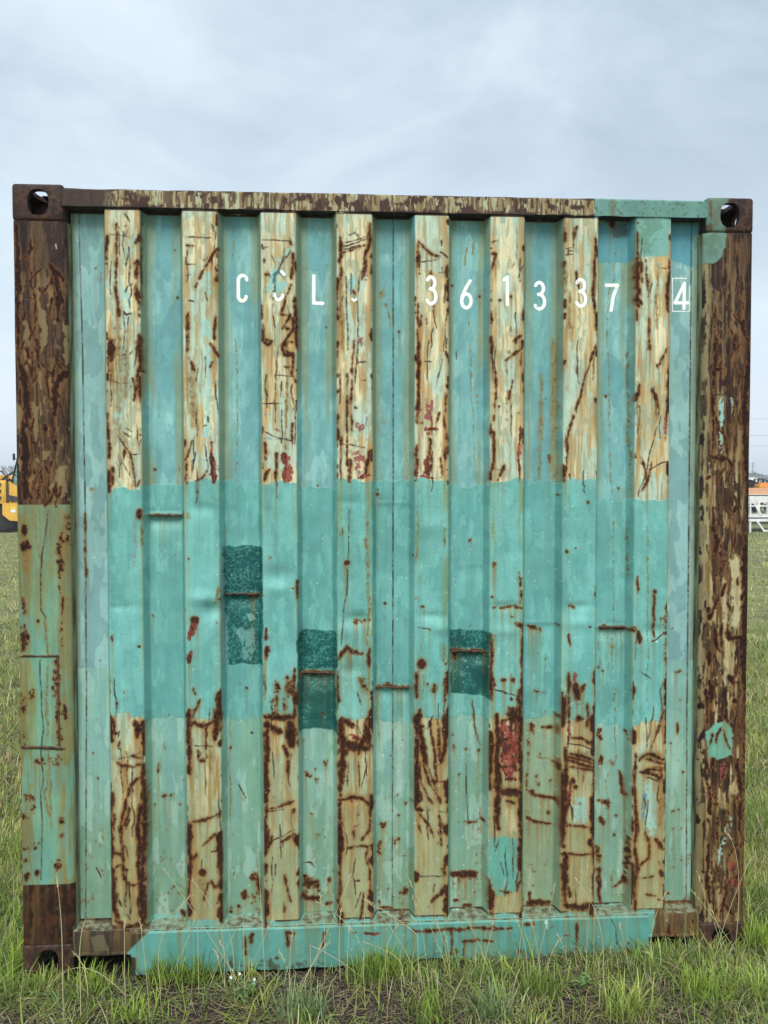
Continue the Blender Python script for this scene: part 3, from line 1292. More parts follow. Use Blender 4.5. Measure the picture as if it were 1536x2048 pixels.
    # straight joints
    for (pts, w) in (([(157, 425), (160, 560), (164, 690), (167, 880), (170, 1040), (172, 1390), (171, 1700), (171, 1842)], 1.7),
                     ([(786, 425), (786, 900), (785, 1400), (784, 1842)], .7), ([(1383, 440), (1379, 900), (1374, 1400), (1372, 1800)], 1.1)):
        P = [texel(a, b, .055) for a, b in pts]; s = stroke('k', w, P, False)
    # old paint below, then stains, primer, rust, lettering
    lay(M['c'] * (rf + pl + pr > 0), C(206, 202, 160), .8); lay(M['c'] * trough, C(158, 190, 178), .7); lay(M['t'], C(150, 202, 196), .9)
    och = np.maximum(M['o'] * (.55 + .45 * v_f), 0); lay(och, C(140, 116, 66), .72); lay(ss(.75, 1.0, M['o']) * ss(.5, .7, n_f), C(112, 80, 42), .5)
    R = np.maximum(np.maximum(M['r'], M['q']), M['S']); src = np.clip(blur(R, 1) * 1.2, 0, 1) * (edge_d < 9)
    run = smear(src * ss(.35, .7, v_f) * .9, .989); run = blur1(run, 1, 1)
    lay(run * (.4 + .6 * v_f), C(146, 106, 54), .8)
    halo = np.clip(blur(R, 3) * 1.7, 0, 1); lay(halo, C(136, 96, 50), .65)
    halo2 = np.clip(blur1(blur1(blur1(R, 7, 1), 7, 1), 16, 0) * 1.9, 0, 1) * (rf > 0) * (1 - belt * .6); lay(halo2 * (.25 + .75 * ss(.3, .6, v_x)), C(176, 134, 70), .66)
    lay(np.clip(blur(R, 5) * 1.5, 0, 1) * rf * (Z < 1.05) * (.5 + .5 * ss(.3, .6, v_f)), C(132, 92, 46), .5)
    lay(M['u'], C(150, 130, 128), .75); lay(M['b'], C(96, 124, 146), .7)
    lay(M['P'], C(160, 80, 66), .88); lay(M['P'] * ss(.35, .55, v_f * .5 + n_f * .5), C(122, 52, 38), .8); lay(M['P'] * ss(.6, .64, st2), C(74, 44, 38), .8); lay(M['p'], C(150, 80, 74), .85)
    # lettering of the container number, with its worn places
    white = np.zeros((TH, TW), np.float32); ghost = np.zeros((TH, TW), np.float32)
    def glyph(px, py, w, h, strokes, lw=3.7, dst=white, cut=None):
        for st in strokes:
            q = [texel(px + a * w, py + b * h, 0.012 if ridgepx(px + w / 2) else 0.055) for a, b in st]
            P = np.array(q); x0, x1 = int(P[:, 0].min()) - 6, int(P[:, 0].max()) + 7; y0, y1 = int(P[:, 1].min()) - 6, int(P[:, 1].max()) + 7
            d, _ = dist(P, x0, y0, x1, y1, False); s = (slice(y0, y1), slice(x0, x1)); m = np.clip(lw + .5 - d, 0, 1)
            if cut: m = m * cut(np.mgrid[y0:y1, x0:x1])
            dst[s] = np.maximum(dst[s], m)
    ridgepx = lambda x: any(a <= x <= b for a, b in ((208, 283), (366, 437), (520, 594), (673, 745), (829, 898), (978, 1046), (1122, 1192), (1268, 1336)))
    arc = lambda cx, cy, rx, ry, a, b, n=12: [(cx + rx * np.cos(np.radians(t)), cy - ry * np.sin(np.radians(t))) for t in np.linspace(a, b, n)]
    cee = [arc(.55, .22, .45, .2, 10, 170) + arc(.52, .8, .42, .2, 190, 350)]
    three = [arc(.42, .24, .42, .22, 150, -75) + [(.35, .46)], [(.35, .46)] + arc(.45, .74, .5, .27, 75, -150)]
    glyph(474, 549, 19, 52, cee)
    glyph(546, 543, 20, 56, cee, dst=ghost)
    yb = texel(550, 585, .012)[1]
    glyph(546, 543, 20, 56, cee, cut=lambda g: (g[0] > yb).astype(np.float32))
    glyph(563, 543, 5, 8, [[(0, 0), (.9, .7)]])
    glyph(627, 551, 18, 56, [[(0, 0), (0, .97)], [(0, .97), (1, .98)]])
    glyph(702, 548, 5, 42, [[(0, 0), (0, 1)]], lw=2.0, dst=ghost); glyph(704, 598, 8, 5, [[(0, 0), (.5, .8), (1, 0)]], lw=2.2)
    glyph(853, 553, 19, 54, three); glyph(922, 561, 21, 54, [[(.85, 0), (.4, .3), (.08, .6)] + arc(.5, .74, .45, .26, 160, -200, 18)])
    glyph(1007, 553, 9, 56, [[(0, .12), (.75, .02), (.75, 1)]]); glyph(1070, 563, 20, 54, three); glyph(1152, 558, 19, 54, three)
    glyph(1213, 568, 22, 52, [[(0, .03), (1, .03), (.62, .45), (.42, 1)]])
    glyph(1350, 566, 25, 50, [[(.72, 1.0), (.75, 0.0), (.0, .78), (1, .78)]])
    glyph(1345, 556, 34, 66, [[(0, 0), (.82, 0)], [(0, 0), (0, 1), (1, 1), (1, .25)]], lw=1.0)
    # rust itself, dark in the middle, redder at the rim
    web = trough * (edge_d < .017) * 1.0; core = np.clip(M['r'], 0, 1) * (1 - .8 * web * ss(.3, .6, n_f + .1)); soft_ = blur(core, 2); g2 = fbm(4, 5, 3, 97); lay(ss(.04, .5, soft_ + core * .3) * (.6 + .4 * ss(.35, .5, g2)), C(112, 68, 36), .85); lay(ss(.3, .85, core * (.55 + .3 * n_f + .35 * g2)), C(56, 34, 23), .93); lay(ss(.75, 1.05, core * (.5 + .3 * n_m + .5 * g2)), C(34, 20, 16), .8); lay(ss(.5, .9, core) * ss(.62, .7, g2) * (1 - .8 * (pl | pr)), C(122, 76, 44), .45); lay(ss(.2, .8, core) * (pl | pr), C(44, 27, 23), .55)
    lay(ss(.3, .6, M['q']), C(108, 74, 36), .85); lay(ss(.5, .95, M['q']) * ss(.42, .55, n_f), C(58, 32, 20), .88)
    lay(M['S'], C(78, 34, 28), .95); lay(M['W'], C(92, 66, 46), .9)
    kk = M['k'] * (.35 + .65 * ss(.35, .6, n_m * .5 + n_f * .5)); lay(np.clip(blur1(blur1(kk, 1, 0), 1, 1) * 1.2, 0, 1), C(110, 84, 56), .4); lay(kk, C(54, 35, 27), .85)
    lay(core * ss(.58, .66, n_f * .6 + speck * .4), C(84, 46, 30), .40)
    lay(np.clip(blur1(blur1(white, 2, 0), 2, 1) * 1.7, 0, 1) * .7, C(104, 140, 132), .8)
    lay(ghost * ss(.35, .5, n_f * .6 + grit * .4), C(64, 116, 124), .9)
    wm = white * ss(.08, .16, n_f * .7 + grit * .3) * (1 - .8 * ss(.7, 1, core) * ss(.45, .6, n_f)); lay(wm, C(252, 254, 250)); lay(wm * ss(.6, .8, v_m), C(236, 228, 196), .4)
    # lime and bird specks
    rg = np.random.RandomState(5)
    for i in range(520):
        x = rg.normal(.25, .45); z = rg.uniform(.05, 1.6) ** 1.0
        if abs(x) < 1.2: stroke('w', rg.choice([.6, 1.0, 1.7], p=[.5, .38, .12]), [((x + 1.25) * TS, (2.65 - z) * TS)])
    lay(M['w'], C(216, 226, 220), .85)
    # cloudy tone, fine grain
    lum = img @ np.array([.3, .6, .1], np.float32); img[:] = np.clip(lum[..., None] + (img - lum[..., None]) * .90, 0, 1) ** 1.10
    img *= 1 + .05 * blur1(trough * (1 - belt), 2, 1)[..., None] * np.array([1.05, 1.0, 1.0], np.float32)  # colour of troughs outside the belt raised to offset light lost in the recess
    g = 1 + (n_b - .5) * .05 + (n_m - .5) * .05 + (v_m - .5) * .06 + (grit - .5) * .05 + (n_f - .5) * .03
    img *= g[..., None]
    np.clip(img, 0, 1, out=img)
    R = np.maximum(core, M['q'] * .7)
    hgt += -R * .8 + R * n_f * 1.6 - kk * 1.0 + M['W'] * 2.5 + (1 - belt) * rf * (.25 * v_f) + grit * .08
    rough = np.clip(.5 + .35 * np.maximum(R, halo * .5) + .1 * (1 - belt), 0, 1)
    metal = np.stack([np.clip(hgt * .25 + .4, 0, 1), rough, R], -1)
    return img, metal
# ------------------------------------------------------------------ helpers
def tag(o, label=None, category=None, group=None, kind=None):
    for k, v in (('label', label), ('category', category), ('group', group), ('kind', kind)):
        if v: o[k] = v
    return o
def obj(name, me, mat=None, parent=None):
    o = bpy.data.objects.new(name, me); COL.objects.link(o)
    if mat and not me.materials: me.materials.append(mat)
    if parent: o.parent = parent
    return o
def empty(name, loc=(0, 0, 0), rz=0.0, **kw):
    o = bpy.data.objects.new(name, None); COL.objects.link(o); o.location = loc; o.rotation_euler = (0, 0, rz); o.empty_display_size = .2
    return tag(o, **kw)
def mesh_bm(bm, name, smooth=None):
    me = bpy.data.meshes.new(name); bm.normal_update(); bm.to_mesh(me); bm.free()
    if smooth is not None:
        me.polygons.foreach_set('use_smooth', [True] * len(me.polygons)); me.set_sharp_from_angle(angle=R(smooth))
    return me
def box(bm, x0, x1, y0, y1, z0, z1, bev=0.0, seg=2, M=None):
    t = bmesh.new(); bmesh.ops.create_cube(t, size=1.0)
    for v in t.verts: v.co = Vector(((x0 + x1) / 2 + v.co.x * (x1 - x0), (y0 + y1) / 2 + v.co.y * (y1 - y0), (z0 + z1) / 2 + v.co.z * (z1 - z0)))
    if bev: bmesh.ops.bevel(t, geom=t.edges[:], offset=bev, segments=seg, affect='EDGES', profile=.5)
    if M is not None: bmesh.ops.transform(t, matrix=M, verts=t.verts[:])
    me = bpy.data.meshes.new('tmp'); t.to_mesh(me); t.free(); bm.from_mesh(me); bpy.data.meshes.remove(me)
def tube(bm, pts, r, n=8, cap=True):
    pts = [Vector(p) for p in pts]; rs = r if isinstance(r, (list, tuple)) else [r] * len(pts); rings = []
    pu = None
    for i, p in enumerate(pts):
        d = (pts[min(i + 1, len(pts) - 1)] - pts[max(i - 1, 0)]).normalized()
        u = d.orthogonal().normalized() if pu is None else (pu - d * pu.dot(d)).normalized()
        pu = u; w = d.cross(u)
        rings.append([bm.verts.new(p + (u * math.cos(a) + w * math.sin(a)) * rs[i]) for a in [k * math.tau / n for k in range(n)]])
    for a, b in zip(rings, rings[1:]):
        for k in range(n): bm.faces.new((a[k], a[(k + 1) % n], b[(k + 1) % n], b[k]))
    if cap: bm.faces.new(rings[0][::-1]); bm.faces.new(rings[-1])
def prism(bm, poly, y0, y1, axis='y'):
    """polygon (a, b) extruded along an axis"""
    f = {'y': lambda a, b, t: (a, t, b), 'x': lambda a, b, t: (t, a, b), 'z': lambda a, b, t: (a, b, t)}[axis]
    A = [bm.verts.new(f(a, b, y0)) for a, b in poly]; B = [bm.verts.new(f(a, b, y1)) for a, b in poly]; n = len(poly)
    fs = [bm.faces.new(A), bm.faces.new(B[::-1])] + [bm.faces.new((A[i], B[i], B[(i + 1) % n], A[(i + 1) % n])) for i in range(n)]
    bmesh.ops.recalc_face_normals(bm, faces=fs)
def lathe_x(bm, prof, n=32, c=(0, 0, 0)):
    """profile (x, r) turned round the y axis -> used for wheels (axis y)"""
    rings = []
    for yy, r in prof: rings.append([bm.verts.new((c[0] + r * math.cos(a), c[1] + yy, c[2] + r * math.sin(a))) for a in [k * math.tau / n for k in range(n)]])
    fs = []
    for a, b in zip(rings, rings[1:]):
        for k in range(n): fs.append(bm.faces.new((a[k], b[k], b[(k + 1) % n], a[(k + 1) % n])))
    fs.append(bm.faces.new(rings[0])); fs.append(bm.faces.new(rings[-1][::-1])); bmesh.ops.recalc_face_normals(bm, faces=fs)
def parted(name, parent, mat, fn, smooth=30, label=None, kind=None):
    bm = bmesh.new(); fn(bm); o = obj(name, mesh_bm(bm, name, smooth), mat, parent)
    return tag(o, label=label, kind=kind)

# ------------------------------------------------------------------ materials
def mat_new(name):
    m = bpy.data.materials.new(name); m.use_nodes = True; nt = m.node_tree; nt.nodes.clear()
    out = N(nt, 'ShaderNodeOutputMaterial'); b = N(nt, 'ShaderNodeBsdfPrincipled'); nt.links.new(b.outputs[0], out.inputs[0])
    return m, nt, b
def noise_mat(name, cols, scale=6.0, rough=.6, metal=0.0, bump=.15, stretch=(1, 1, 1), detail=6.0, spec=.4, bscale=None, coords='Object', dist=.01):
    m, nt, b = mat_new(name); tc = N(nt, 'ShaderNodeTexCoord'); mp = N(nt, 'ShaderNodeMapping'); mp.inputs['Scale'].default_value = stretch
    n = N(nt, 'ShaderNodeTexNoise', in_Scale=scale, in_Detail=detail, in_Roughness=.6); r = N(nt, 'ShaderNodeValToRGB')
    wire(nt, (tc.outputs[coords], mp.inputs[0]), (mp.outputs[0], n.inputs['Vector']), (n.outputs[0], r.inputs[0]), (r.outputs[0], b.inputs['Base Color']))
    el = r.color_ramp.elements; el[0].position, el[0].color = cols[0][0], (*cols[0][1], 1); el[1].position, el[1].color = cols[-1][0], (*cols[-1][1], 1)
    for p, c in cols[1:-1]: x = el.new(p); x.color = (*c, 1)
    b.inputs['Roughness'].default_value = rough; b.inputs['Metallic'].default_value = metal; b.inputs['Specular IOR Level'].default_value = spec
    if bump:
        n2 = N(nt, 'ShaderNodeTexNoise', in_Scale=bscale or scale * 6, in_Detail=5.0); bp = N(nt, 'ShaderNodeBump', in_Strength=bump, in_Distance=dist)
        wire(nt, (mp.outputs[0], n2.inputs['Vector']), (n2.outputs[0], bp.inputs['Height']), (bp.outputs[0], b.inputs['Normal']))
    return m
STEEL_OLD = noise_mat('old_painted_steel', [(.30, (.05, .03, .025)), (.42, (.20, .12, .06)), (.52, (.22, .36, .30)), (.75, (.18, .36, .33))], scale=5, stretch=(1, 1, .22), rough=.65, bump=.3)
RUSTY = noise_mat('rusted_steel', [(.3, (.030, .018, .016)), (.5, (.070, .040, .032)), (.7, (.13, .075, .055))], scale=22, rough=.85, bump=.5, dist=.004)
WELD = noise_mat('rusted_weld', [(.3, (.03, .016, .012)), (.55, (.10, .055, .03)), (.75, (.22, .15, .08))], scale=60, rough=.85, bump=.5, dist=.002)
YELLOW = noise_mat('yellow_machine_paint', [(.3, (.66, .37, .04)), (.7, (.78, .46, .07))], scale=4, rough=.4, bump=.05)
BLACK = noise_mat('black_rubber', [(.3, (.010, .010, .011)), (.7, (.026, .025, .024))], scale=14, rough=.8, bump=.3)
DARK = noise_mat('dark_steel', [(.3, (.022, .023, .026)), (.7, (.06, .06, .062))], scale=9, rough=.5, bump=.2)
WHITE = noise_mat('white_steel_paint', [(.25, (.55, .56, .56)), (.6, (.80, .81, .81))], scale=7, rough=.45, bump=.05)
PEACH = noise_mat('faded_orange_paint', [(.3, (.62, .30, .16)), (.7, (.80, .46, .28))], scale=3, rough=.55, bump=.1)
ORANGE = noise_mat('orange_paint', [(.3, (.66, .25, .04)), (.7, (.80, .34, .06))], scale=3, rough=.45, bump=.1)
GALV = noise_mat('galvanised_steel', [(.3, (.36, .38, .39)), (.7, (.55, .57, .58))], scale=9, rough=.45, metal=.4, bump=.1)
WOOD = noise_mat('weathered_pole_wood', [(.3, (.12, .10, .085)), (.7, (.24, .21, .18))], scale=6, stretch=(3, 3, .2), rough=.9, bump=.4)
LEAF_FAR = noise_mat('far_tree_leaves', [(.3, (.045, .070, .040)), (.7, (.12, .155, .085))], scale=.7, rough=.8, bump=0)
BARK = noise_mat('tree_bark', [(.3, (.09, .07, .055)), (.7, (.2, .17, .14))], scale=3, stretch=(2, 2, .3), rough=.9, bump=.3)
RED = noise_mat('red_lamp_plastic', [(.3, (.42, .02, .02)), (.7, (.52, .04, .03))], scale=8, rough=.3, bump=0)
LBL = noise_mat('white_sticker', [(.3, (.74, .78, .80)), (.7, (.84, .86, .86))], scale=12, rough=.5, bump=0)
LBLY = noise_mat('yellow_sticker', [(.3, (.80, .62, .05)), (.7, (.84, .68, .08))], scale=12, rough=.5, bump=0)
def glass_mat():
    m, nt, b = mat_new('cab_glass'); n = N(nt, 'ShaderNodeTexNoise', in_Scale=3.0); r = N(nt, 'ShaderNodeMapRange'); r.inputs[3].default_value = .04; r.inputs[4].default_value = .12
    wire(nt, (n.outputs[0], r.inputs[0]), (r.outputs[0], b.inputs['Roughness'])); b.inputs['Base Color'].default_value = (.55, .80, .78, 1)
    b.inputs['Transmission Weight'].default_value = .9; b.inputs['IOR'].default_value = 1.45; return m
GLASS = glass_mat()

# ------------------------------------------------------------------ the face material
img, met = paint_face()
def to_image(name, a, data=False):
    im = bpy.data.images.new(name, TW, TH, alpha=False, float_buffer=data)
    if data: im.colorspace_settings.name = 'Non-Color'
    px = np.ones((TH, TW, 4), np.float32); px[..., :3] = a[::-1]; im.pixels.foreach_set(px.ravel()); im.update(); im.pack(); return im
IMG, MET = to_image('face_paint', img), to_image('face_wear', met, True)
def face_mat(name, fall):
    m, nt, b = mat_new(name)
    uv = N(nt, 'ShaderNodeUVMap', uv_map='face'); ti = N(nt, 'ShaderNodeTexImage', image=IMG, extension='EXTEND', interpolation='Cubic'); tm = N(nt, 'ShaderNodeTexImage', image=MET, extension='EXTEND', interpolation='Cubic')
    wire(nt, (uv.outputs[0], ti.inputs[0]), (uv.outputs[0], tm.inputs[0]))
    tc = N(nt, 'ShaderNodeTexCoord'); mp = N(nt, 'ShaderNodeMapping'); mp.inputs['Scale'].default_value = (1, 1, .12)
    nz = N(nt, 'ShaderNodeTexNoise', in_Scale=46.0, in_Detail=5.0, in_Roughness=.65); fine = N(nt, 'ShaderNodeTexNoise', in_Scale=260.0, in_Detail=4.0, in_Roughness=.6)
    wire(nt, (tc.outputs['Object'], mp.inputs[0]), (mp.outputs[0], nz.inputs['Vector']), (tc.outputs['Object'], fine.inputs['Vector']))
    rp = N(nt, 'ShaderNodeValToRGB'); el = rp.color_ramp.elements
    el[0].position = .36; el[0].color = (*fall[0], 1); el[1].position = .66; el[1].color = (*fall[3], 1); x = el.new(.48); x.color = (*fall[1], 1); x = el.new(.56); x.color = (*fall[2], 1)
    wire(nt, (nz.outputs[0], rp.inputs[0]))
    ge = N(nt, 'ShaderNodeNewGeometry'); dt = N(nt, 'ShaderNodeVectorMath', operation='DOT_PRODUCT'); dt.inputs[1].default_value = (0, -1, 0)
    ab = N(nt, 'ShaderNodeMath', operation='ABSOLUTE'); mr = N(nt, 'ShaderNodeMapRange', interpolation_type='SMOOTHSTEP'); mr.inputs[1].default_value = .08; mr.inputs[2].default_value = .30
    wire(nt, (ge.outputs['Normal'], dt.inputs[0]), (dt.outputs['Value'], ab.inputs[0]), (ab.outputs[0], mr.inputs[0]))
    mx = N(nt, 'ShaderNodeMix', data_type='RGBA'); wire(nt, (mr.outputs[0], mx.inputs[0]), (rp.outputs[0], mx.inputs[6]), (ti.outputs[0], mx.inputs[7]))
    fr = N(nt, 'ShaderNodeMapRange'); fr.inputs[1].default_value = .25; fr.inputs[2].default_value = .75; fr.inputs[3].default_value = .93; fr.inputs[4].default_value = 1.06
    ml = N(nt, 'ShaderNodeVectorMath', operation='SCALE'); wire(nt, (fine.outputs[0], fr.inputs[0]), (mx.outputs[2], ml.inputs[0]), (fr.outputs[0], ml.inputs['Scale']))
    hs = N(nt, 'ShaderNodeHueSaturation', in_Saturation=1.0, in_Value=1.0); wire(nt, (ml.outputs[0], hs.inputs['Color']), (hs.outputs[0], b.inputs['Base Color']))
    sp = N(nt, 'ShaderNodeSeparateColor'); wire(nt, (tm.outputs[0], sp.inputs[0]), (sp.outputs[1], b.inputs['Roughness']))
    b.inputs['Specular IOR Level'].default_value = .22
    b1 = N(nt, 'ShaderNodeBump', in_Strength=.8, in_Distance=.006); b2 = N(nt, 'ShaderNodeBump', in_Strength=.22, in_Distance=.0015)
    wire(nt, (sp.outputs[0], b1.inputs['Height']), (fine.outputs[0], b2.inputs['Height']), (b1.outputs[0], b2.inputs['Normal']), (b2.outputs[0], b.inputs['Normal']))
    return m
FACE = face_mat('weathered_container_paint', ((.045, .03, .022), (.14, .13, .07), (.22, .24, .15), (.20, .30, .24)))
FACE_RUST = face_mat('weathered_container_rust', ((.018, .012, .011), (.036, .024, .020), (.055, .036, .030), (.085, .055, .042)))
def face_uv(me, mw=None):
    uv = me.uv_layers.new(name='face'); co = np.empty(len(me.vertices) * 3, np.float32); me.vertices.foreach_get('co', co); co = co.reshape(-1, 3)
    li = np.empty(len(me.loops), np.int32); me.loops.foreach_get('vertex_index', li)
    u = np.stack([(co[li, 0] + 1.25) * TS / TW, 1 - (2.65 - co[li, 2]) * TS / TH], 1).astype(np.float32); uv.data.foreach_set('uv', u.ravel())

# ------------------------------------------------------------------ the shipping container
LEN = 6.058
box_ = empty('shipping_container', (0, 0, 0), label='rusty turquoise shipping container with white number and dark green patches on its corrugated end', category='shipping container')
def rounded(profile, r, n=3):
    """round the inner corners of an open polyline"""
    out = [profile[0]]
    for a, b, c in zip(profile, profile[1:], profile[2:]):
        a, b, c = Vector(a), Vector(b), Vector(c); d1 = (a - b).normalized(); d2 = (c - b).normalized()
        k = min(r, (a - b).length * .45, (c - b).length * .45)
        p, q = b + d1 * k, b + d2 * k
        for i in range(n + 1):
            t = i / n; out.append(tuple(p * (1 - t) ** 2 + b * 2 * t * (1 - t) + q * t * t))
    out.append(profile[-1]); return out
YR, YT = 0.008, 0.057
prof = [(-1.075, YT + .004), (-1.046, YT)]
for a, b in RIDGES: prof += [(a - .015, YT), (a, YR), (b, YR), (b + .015, YT)]
prof += [(1.030, YT), (1.047, YT - .006), (1.075, YT - .002)]
prof = rounded(prof, .006)
cols = []
for (x0, y0), (x1, y1) in zip(prof, prof[1:]):
    n = max(1, int(math.hypot(x1 - x0, y1 - y0) / .0075))
    for i in range(n): cols.append((x0 + (x1 - x0) * i / n, y0 + (y1 - y0) * i / n))
cols.append(prof[-1]); cols = np.array(cols)
nz_ = 420; zs = np.linspace(0.150, 2.535, nz_)
X, Zg = np.meshgrid(cols[:, 0], zs); Yg = np.repeat(cols[:, 1][None], nz_, 0)
depthfrac = (YT - Yg) / (YT - YR)
# dents, folds and waviness hammered into the sheet (metres, + is inwards)
def at(px, py, Y=.012): return face_pt(px, py, Y)
for px, py, rx, rz, am in ((262, 1212, .05, .016, .004), (405, 1196, .045, .022, -.006), (425, 1222, .03, .03, .010), (560, 1178, .04, .02, -.005), (556, 1150, .045, .03, .007),
                           (716, 1238, .04, .022, .010), (690, 1262, .04, .03, -.005), (702, 1340, .05, .02, .004), (700, 1004, .04, .014, .005), (862, 1232, .05, .014, .007), (880, 1256, .03, .02, -.006),
                           (862, 1052, .04, .03, -.004), (1012, 1212, .05, .014, .008), (1012, 1262, .05, .02, -.004), (1162, 1212, .05, .013, .006), (1160, 1245, .05, .02, -.004), (1308, 1262, .045, .02, .006),
                           (236, 1215, .03, .01, .004), (408, 1018, .04, .02, .005), (1170, 1520, .05, .010, .005), (1172, 1500, .05, .010, -.005), (1308, 1520, .05, .016, .006), (1296, 1505, .03, .014, -.005),
                           (708, 1598, .05, .012, .005), (556, 1608, .05, .010, .003), (244, 1520, .05, .012, .004), (700, 500, .05, .012, .003), (1010, 1580, .05, .014, .005), (860, 1440, .05, .012, .004), (556, 600, .03, .03, .003)):
    cx, cz = at(px, py); Yg += am * (1.35 if rz > .017 else .75) * np.exp(-((X - cx) / rx) ** 2 - ((Zg - cz) / rz) ** 2) * np.clip(depthfrac, .15, 1)
for px, py, rx, am in ((327, 1029, .075, .012), (484, 1188, .06, .010), (634, 1344, .06, .010), (941, 1302, .06, .011), (789, 1375, .07, .008), (1232, 1254, .07, .008), (790, 1006, .09, .0022), (1080, 1245, .07, .003), (940, 1130, .05, .0015)):
    cx, cz = at(px, py, .054); f = np.exp(-((X - cx) / rx) ** 6)
    Yg += f * (am * np.exp(-((Zg - cz + .018) / .026) ** 2) - am * .8 * np.exp(-((Zg - cz) / .006) ** 2)) * np.clip(1.3 - depthfrac, .3, 1)
def vn(w, h, gx, gy, seed): return up2(np.random.RandomState(seed).rand(gy, gx), h, w) - .5
Yg += vn(len(cols), nz_, 26, 22, 3) * .0030 + vn(len(cols), nz_, 70, 60, 4) * .0012 * (np.abs(Zg - 1.25) < .4)
Xw = X + vn(len(cols), nz_, 10, 18, 5) * .0022
V = np.stack([Xw, Yg, Zg], -1).reshape(-1, 3); nc = len(cols)
a = (np.arange(nz_ - 1)[:, None] * nc + np.arange(nc - 1)[None]).ravel(); F = np.stack([a, a + 1, a + nc + 1, a + nc], 1)
me = bpy.data.meshes.new('end_wall'); me.from_pydata(V.tolist(), [], F.tolist()); me.polygons.foreach_set('use_smooth', [True] * len(F)); face_uv(me)
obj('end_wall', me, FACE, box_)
def face_part(name, fn, smooth=35, label=None, noise_amp=0.0):
    bm = bmesh.new(); fn(bm)
    me = mesh_bm(bm, name, smooth); face_uv(me); return tag(obj(name, me, FACE_RUST if name == 'top_rail' else FACE, box_), label=label)
# top rail: many short lengths so that its knocked edge can wander
def rail(bm):
    n = 96; rg = random.Random(4); ring = [(.004, 2.522), (.0045, 2.574), (.010, 2.580), (.075, 2.581), (.075, 2.522)]; prev = None
    w = [0.0]
    for i in range(n): w.append(w[-1] * .7 + rg.uniform(-1, 1) * .0011)
    for i in range(n + 1):
        x = -1.062 + 2.124 * i / n; k = 1.0 if x < .735 else .35
        cur = [bm.verts.new((x, y + (w[i] * k * .8 if y < .02 else 0) + (-.004 if x < -1.0 else 0), z + (w[i] * k if z > 2.55 else w[(i * 7) % n] * k * .8))) for y, z in ring]
        if prev:
            for j in range(5): bm.faces.new((prev[j], cur[j], cur[(j + 1) % 5], prev[(j + 1) % 5]))
        prev = cur
    bmesh.ops.recalc_face_normals(bm, faces=bm.faces[:])
face_part('top_rail', rail)
def sill(bm):
    pts = [(.070, .1665), (.002, .157), (-.001, .151), (-.001, .086), (-.007, .0835), (-.007, .0785), (.070, .0785)]
    A = None; n = 60
    for i in range(n + 1):
        x = -1.055 + 2.110 * i / n; w = .0012 * math.sin(i * 1.7) + .0009 * math.sin(i * .61)
        c = [bm.verts.new((x, y + w * (y < .01), z + w)) for y, z in pts]
        if A:
            for j in range(len(pts)): bm.faces.new((A[j], c[j], c[(j + 1) % len(pts)], A[(j + 1) % len(pts)]))
        A = c
    bmesh.ops.recalc_face_normals(bm, faces=bm.faces[:])
face_part('bottom_sill', sill)
def skirt(bm):
    n = 56; rg = random.Random(8); A = None
    for i in range(n + 1):
        x = -.866 + 1.742 * i / n; zb = .010 + .016 * (i / n) + rg.uniform(-.003, .003) + (.012 if 30 < i < 36 else 0); y = -.0105 - .0010 * math.sin(i * .8)
        c = [bm.verts.new(p) for p in ((x, y + .004, .1555), (x, y - .001, .150), (x, y, .08), (x, y + .002, zb), (x, y + .012, zb), (x, y + .012, .1555))]
        if A:
            for j in range(6): bm.faces.new((A[j], c[j], c[(j + 1) % 6], A[(j + 1) % 6]))
        else: bm.faces.new(c)
        A = c
    bm.faces.new(A[::-1]); bmesh.ops.recalc_face_normals(bm, faces=bm.faces[:])
face_part('skirt_plate', skirt)
# weld fillet that follows the corrugation on top of the sill
def fillet(bm):
    pts = []
    for x, y in rounded(prof, .004, 2)[::2]:
        if abs(x) < 1.045: pts.append((x, y - .003, .1615 - (.054 - y) * .12 + random.uniform(-.0008, .0008)))
    tube(bm, pts, [.0032 + random.uniform(-.0008, .001) for _ in pts], 6)
face_part('weld_bead', fillet)
def post(sx):
    def fn(bm):
        P = rounded([(-1.2165, .165), (-1.2165, .003), (-1.068, .003), (-1.050, .014), (-1.047, .060)], .007, 4) + [(-1.047, .165)]
        P = [(x * -sx if sx > 0 else x, y) for x, y in P] if sx > 0 else P
        n = 90; A = None; rg = np.random.RandomState(17 + sx); wob = up2(rg.rand(14, 4), n + 1, 3) - .5
        for i in range(n + 1):
            z = .118 + 2.355 * i / n; c = [bm.verts.new((x, y + wob[i, 0] * .004 * (y < .05), z)) for x, y in P]
            if A:
                for j in range(len(P)): bm.faces.new((A[j], c[j], c[(j + 1) % len(P)], A[(j + 1) % len(P)]))
            else: bm.faces.new(c)
            A = c
        bm.faces.new(A[::-1]); bmesh.ops.recalc_face_normals(bm, faces=bm.faces[:])
    return fn
face_part('corner_post', post(-1), label='left corner post, brown rust above and pale green below')
face_part('corner_post', post(1), label='right corner post streaked with brown rust')
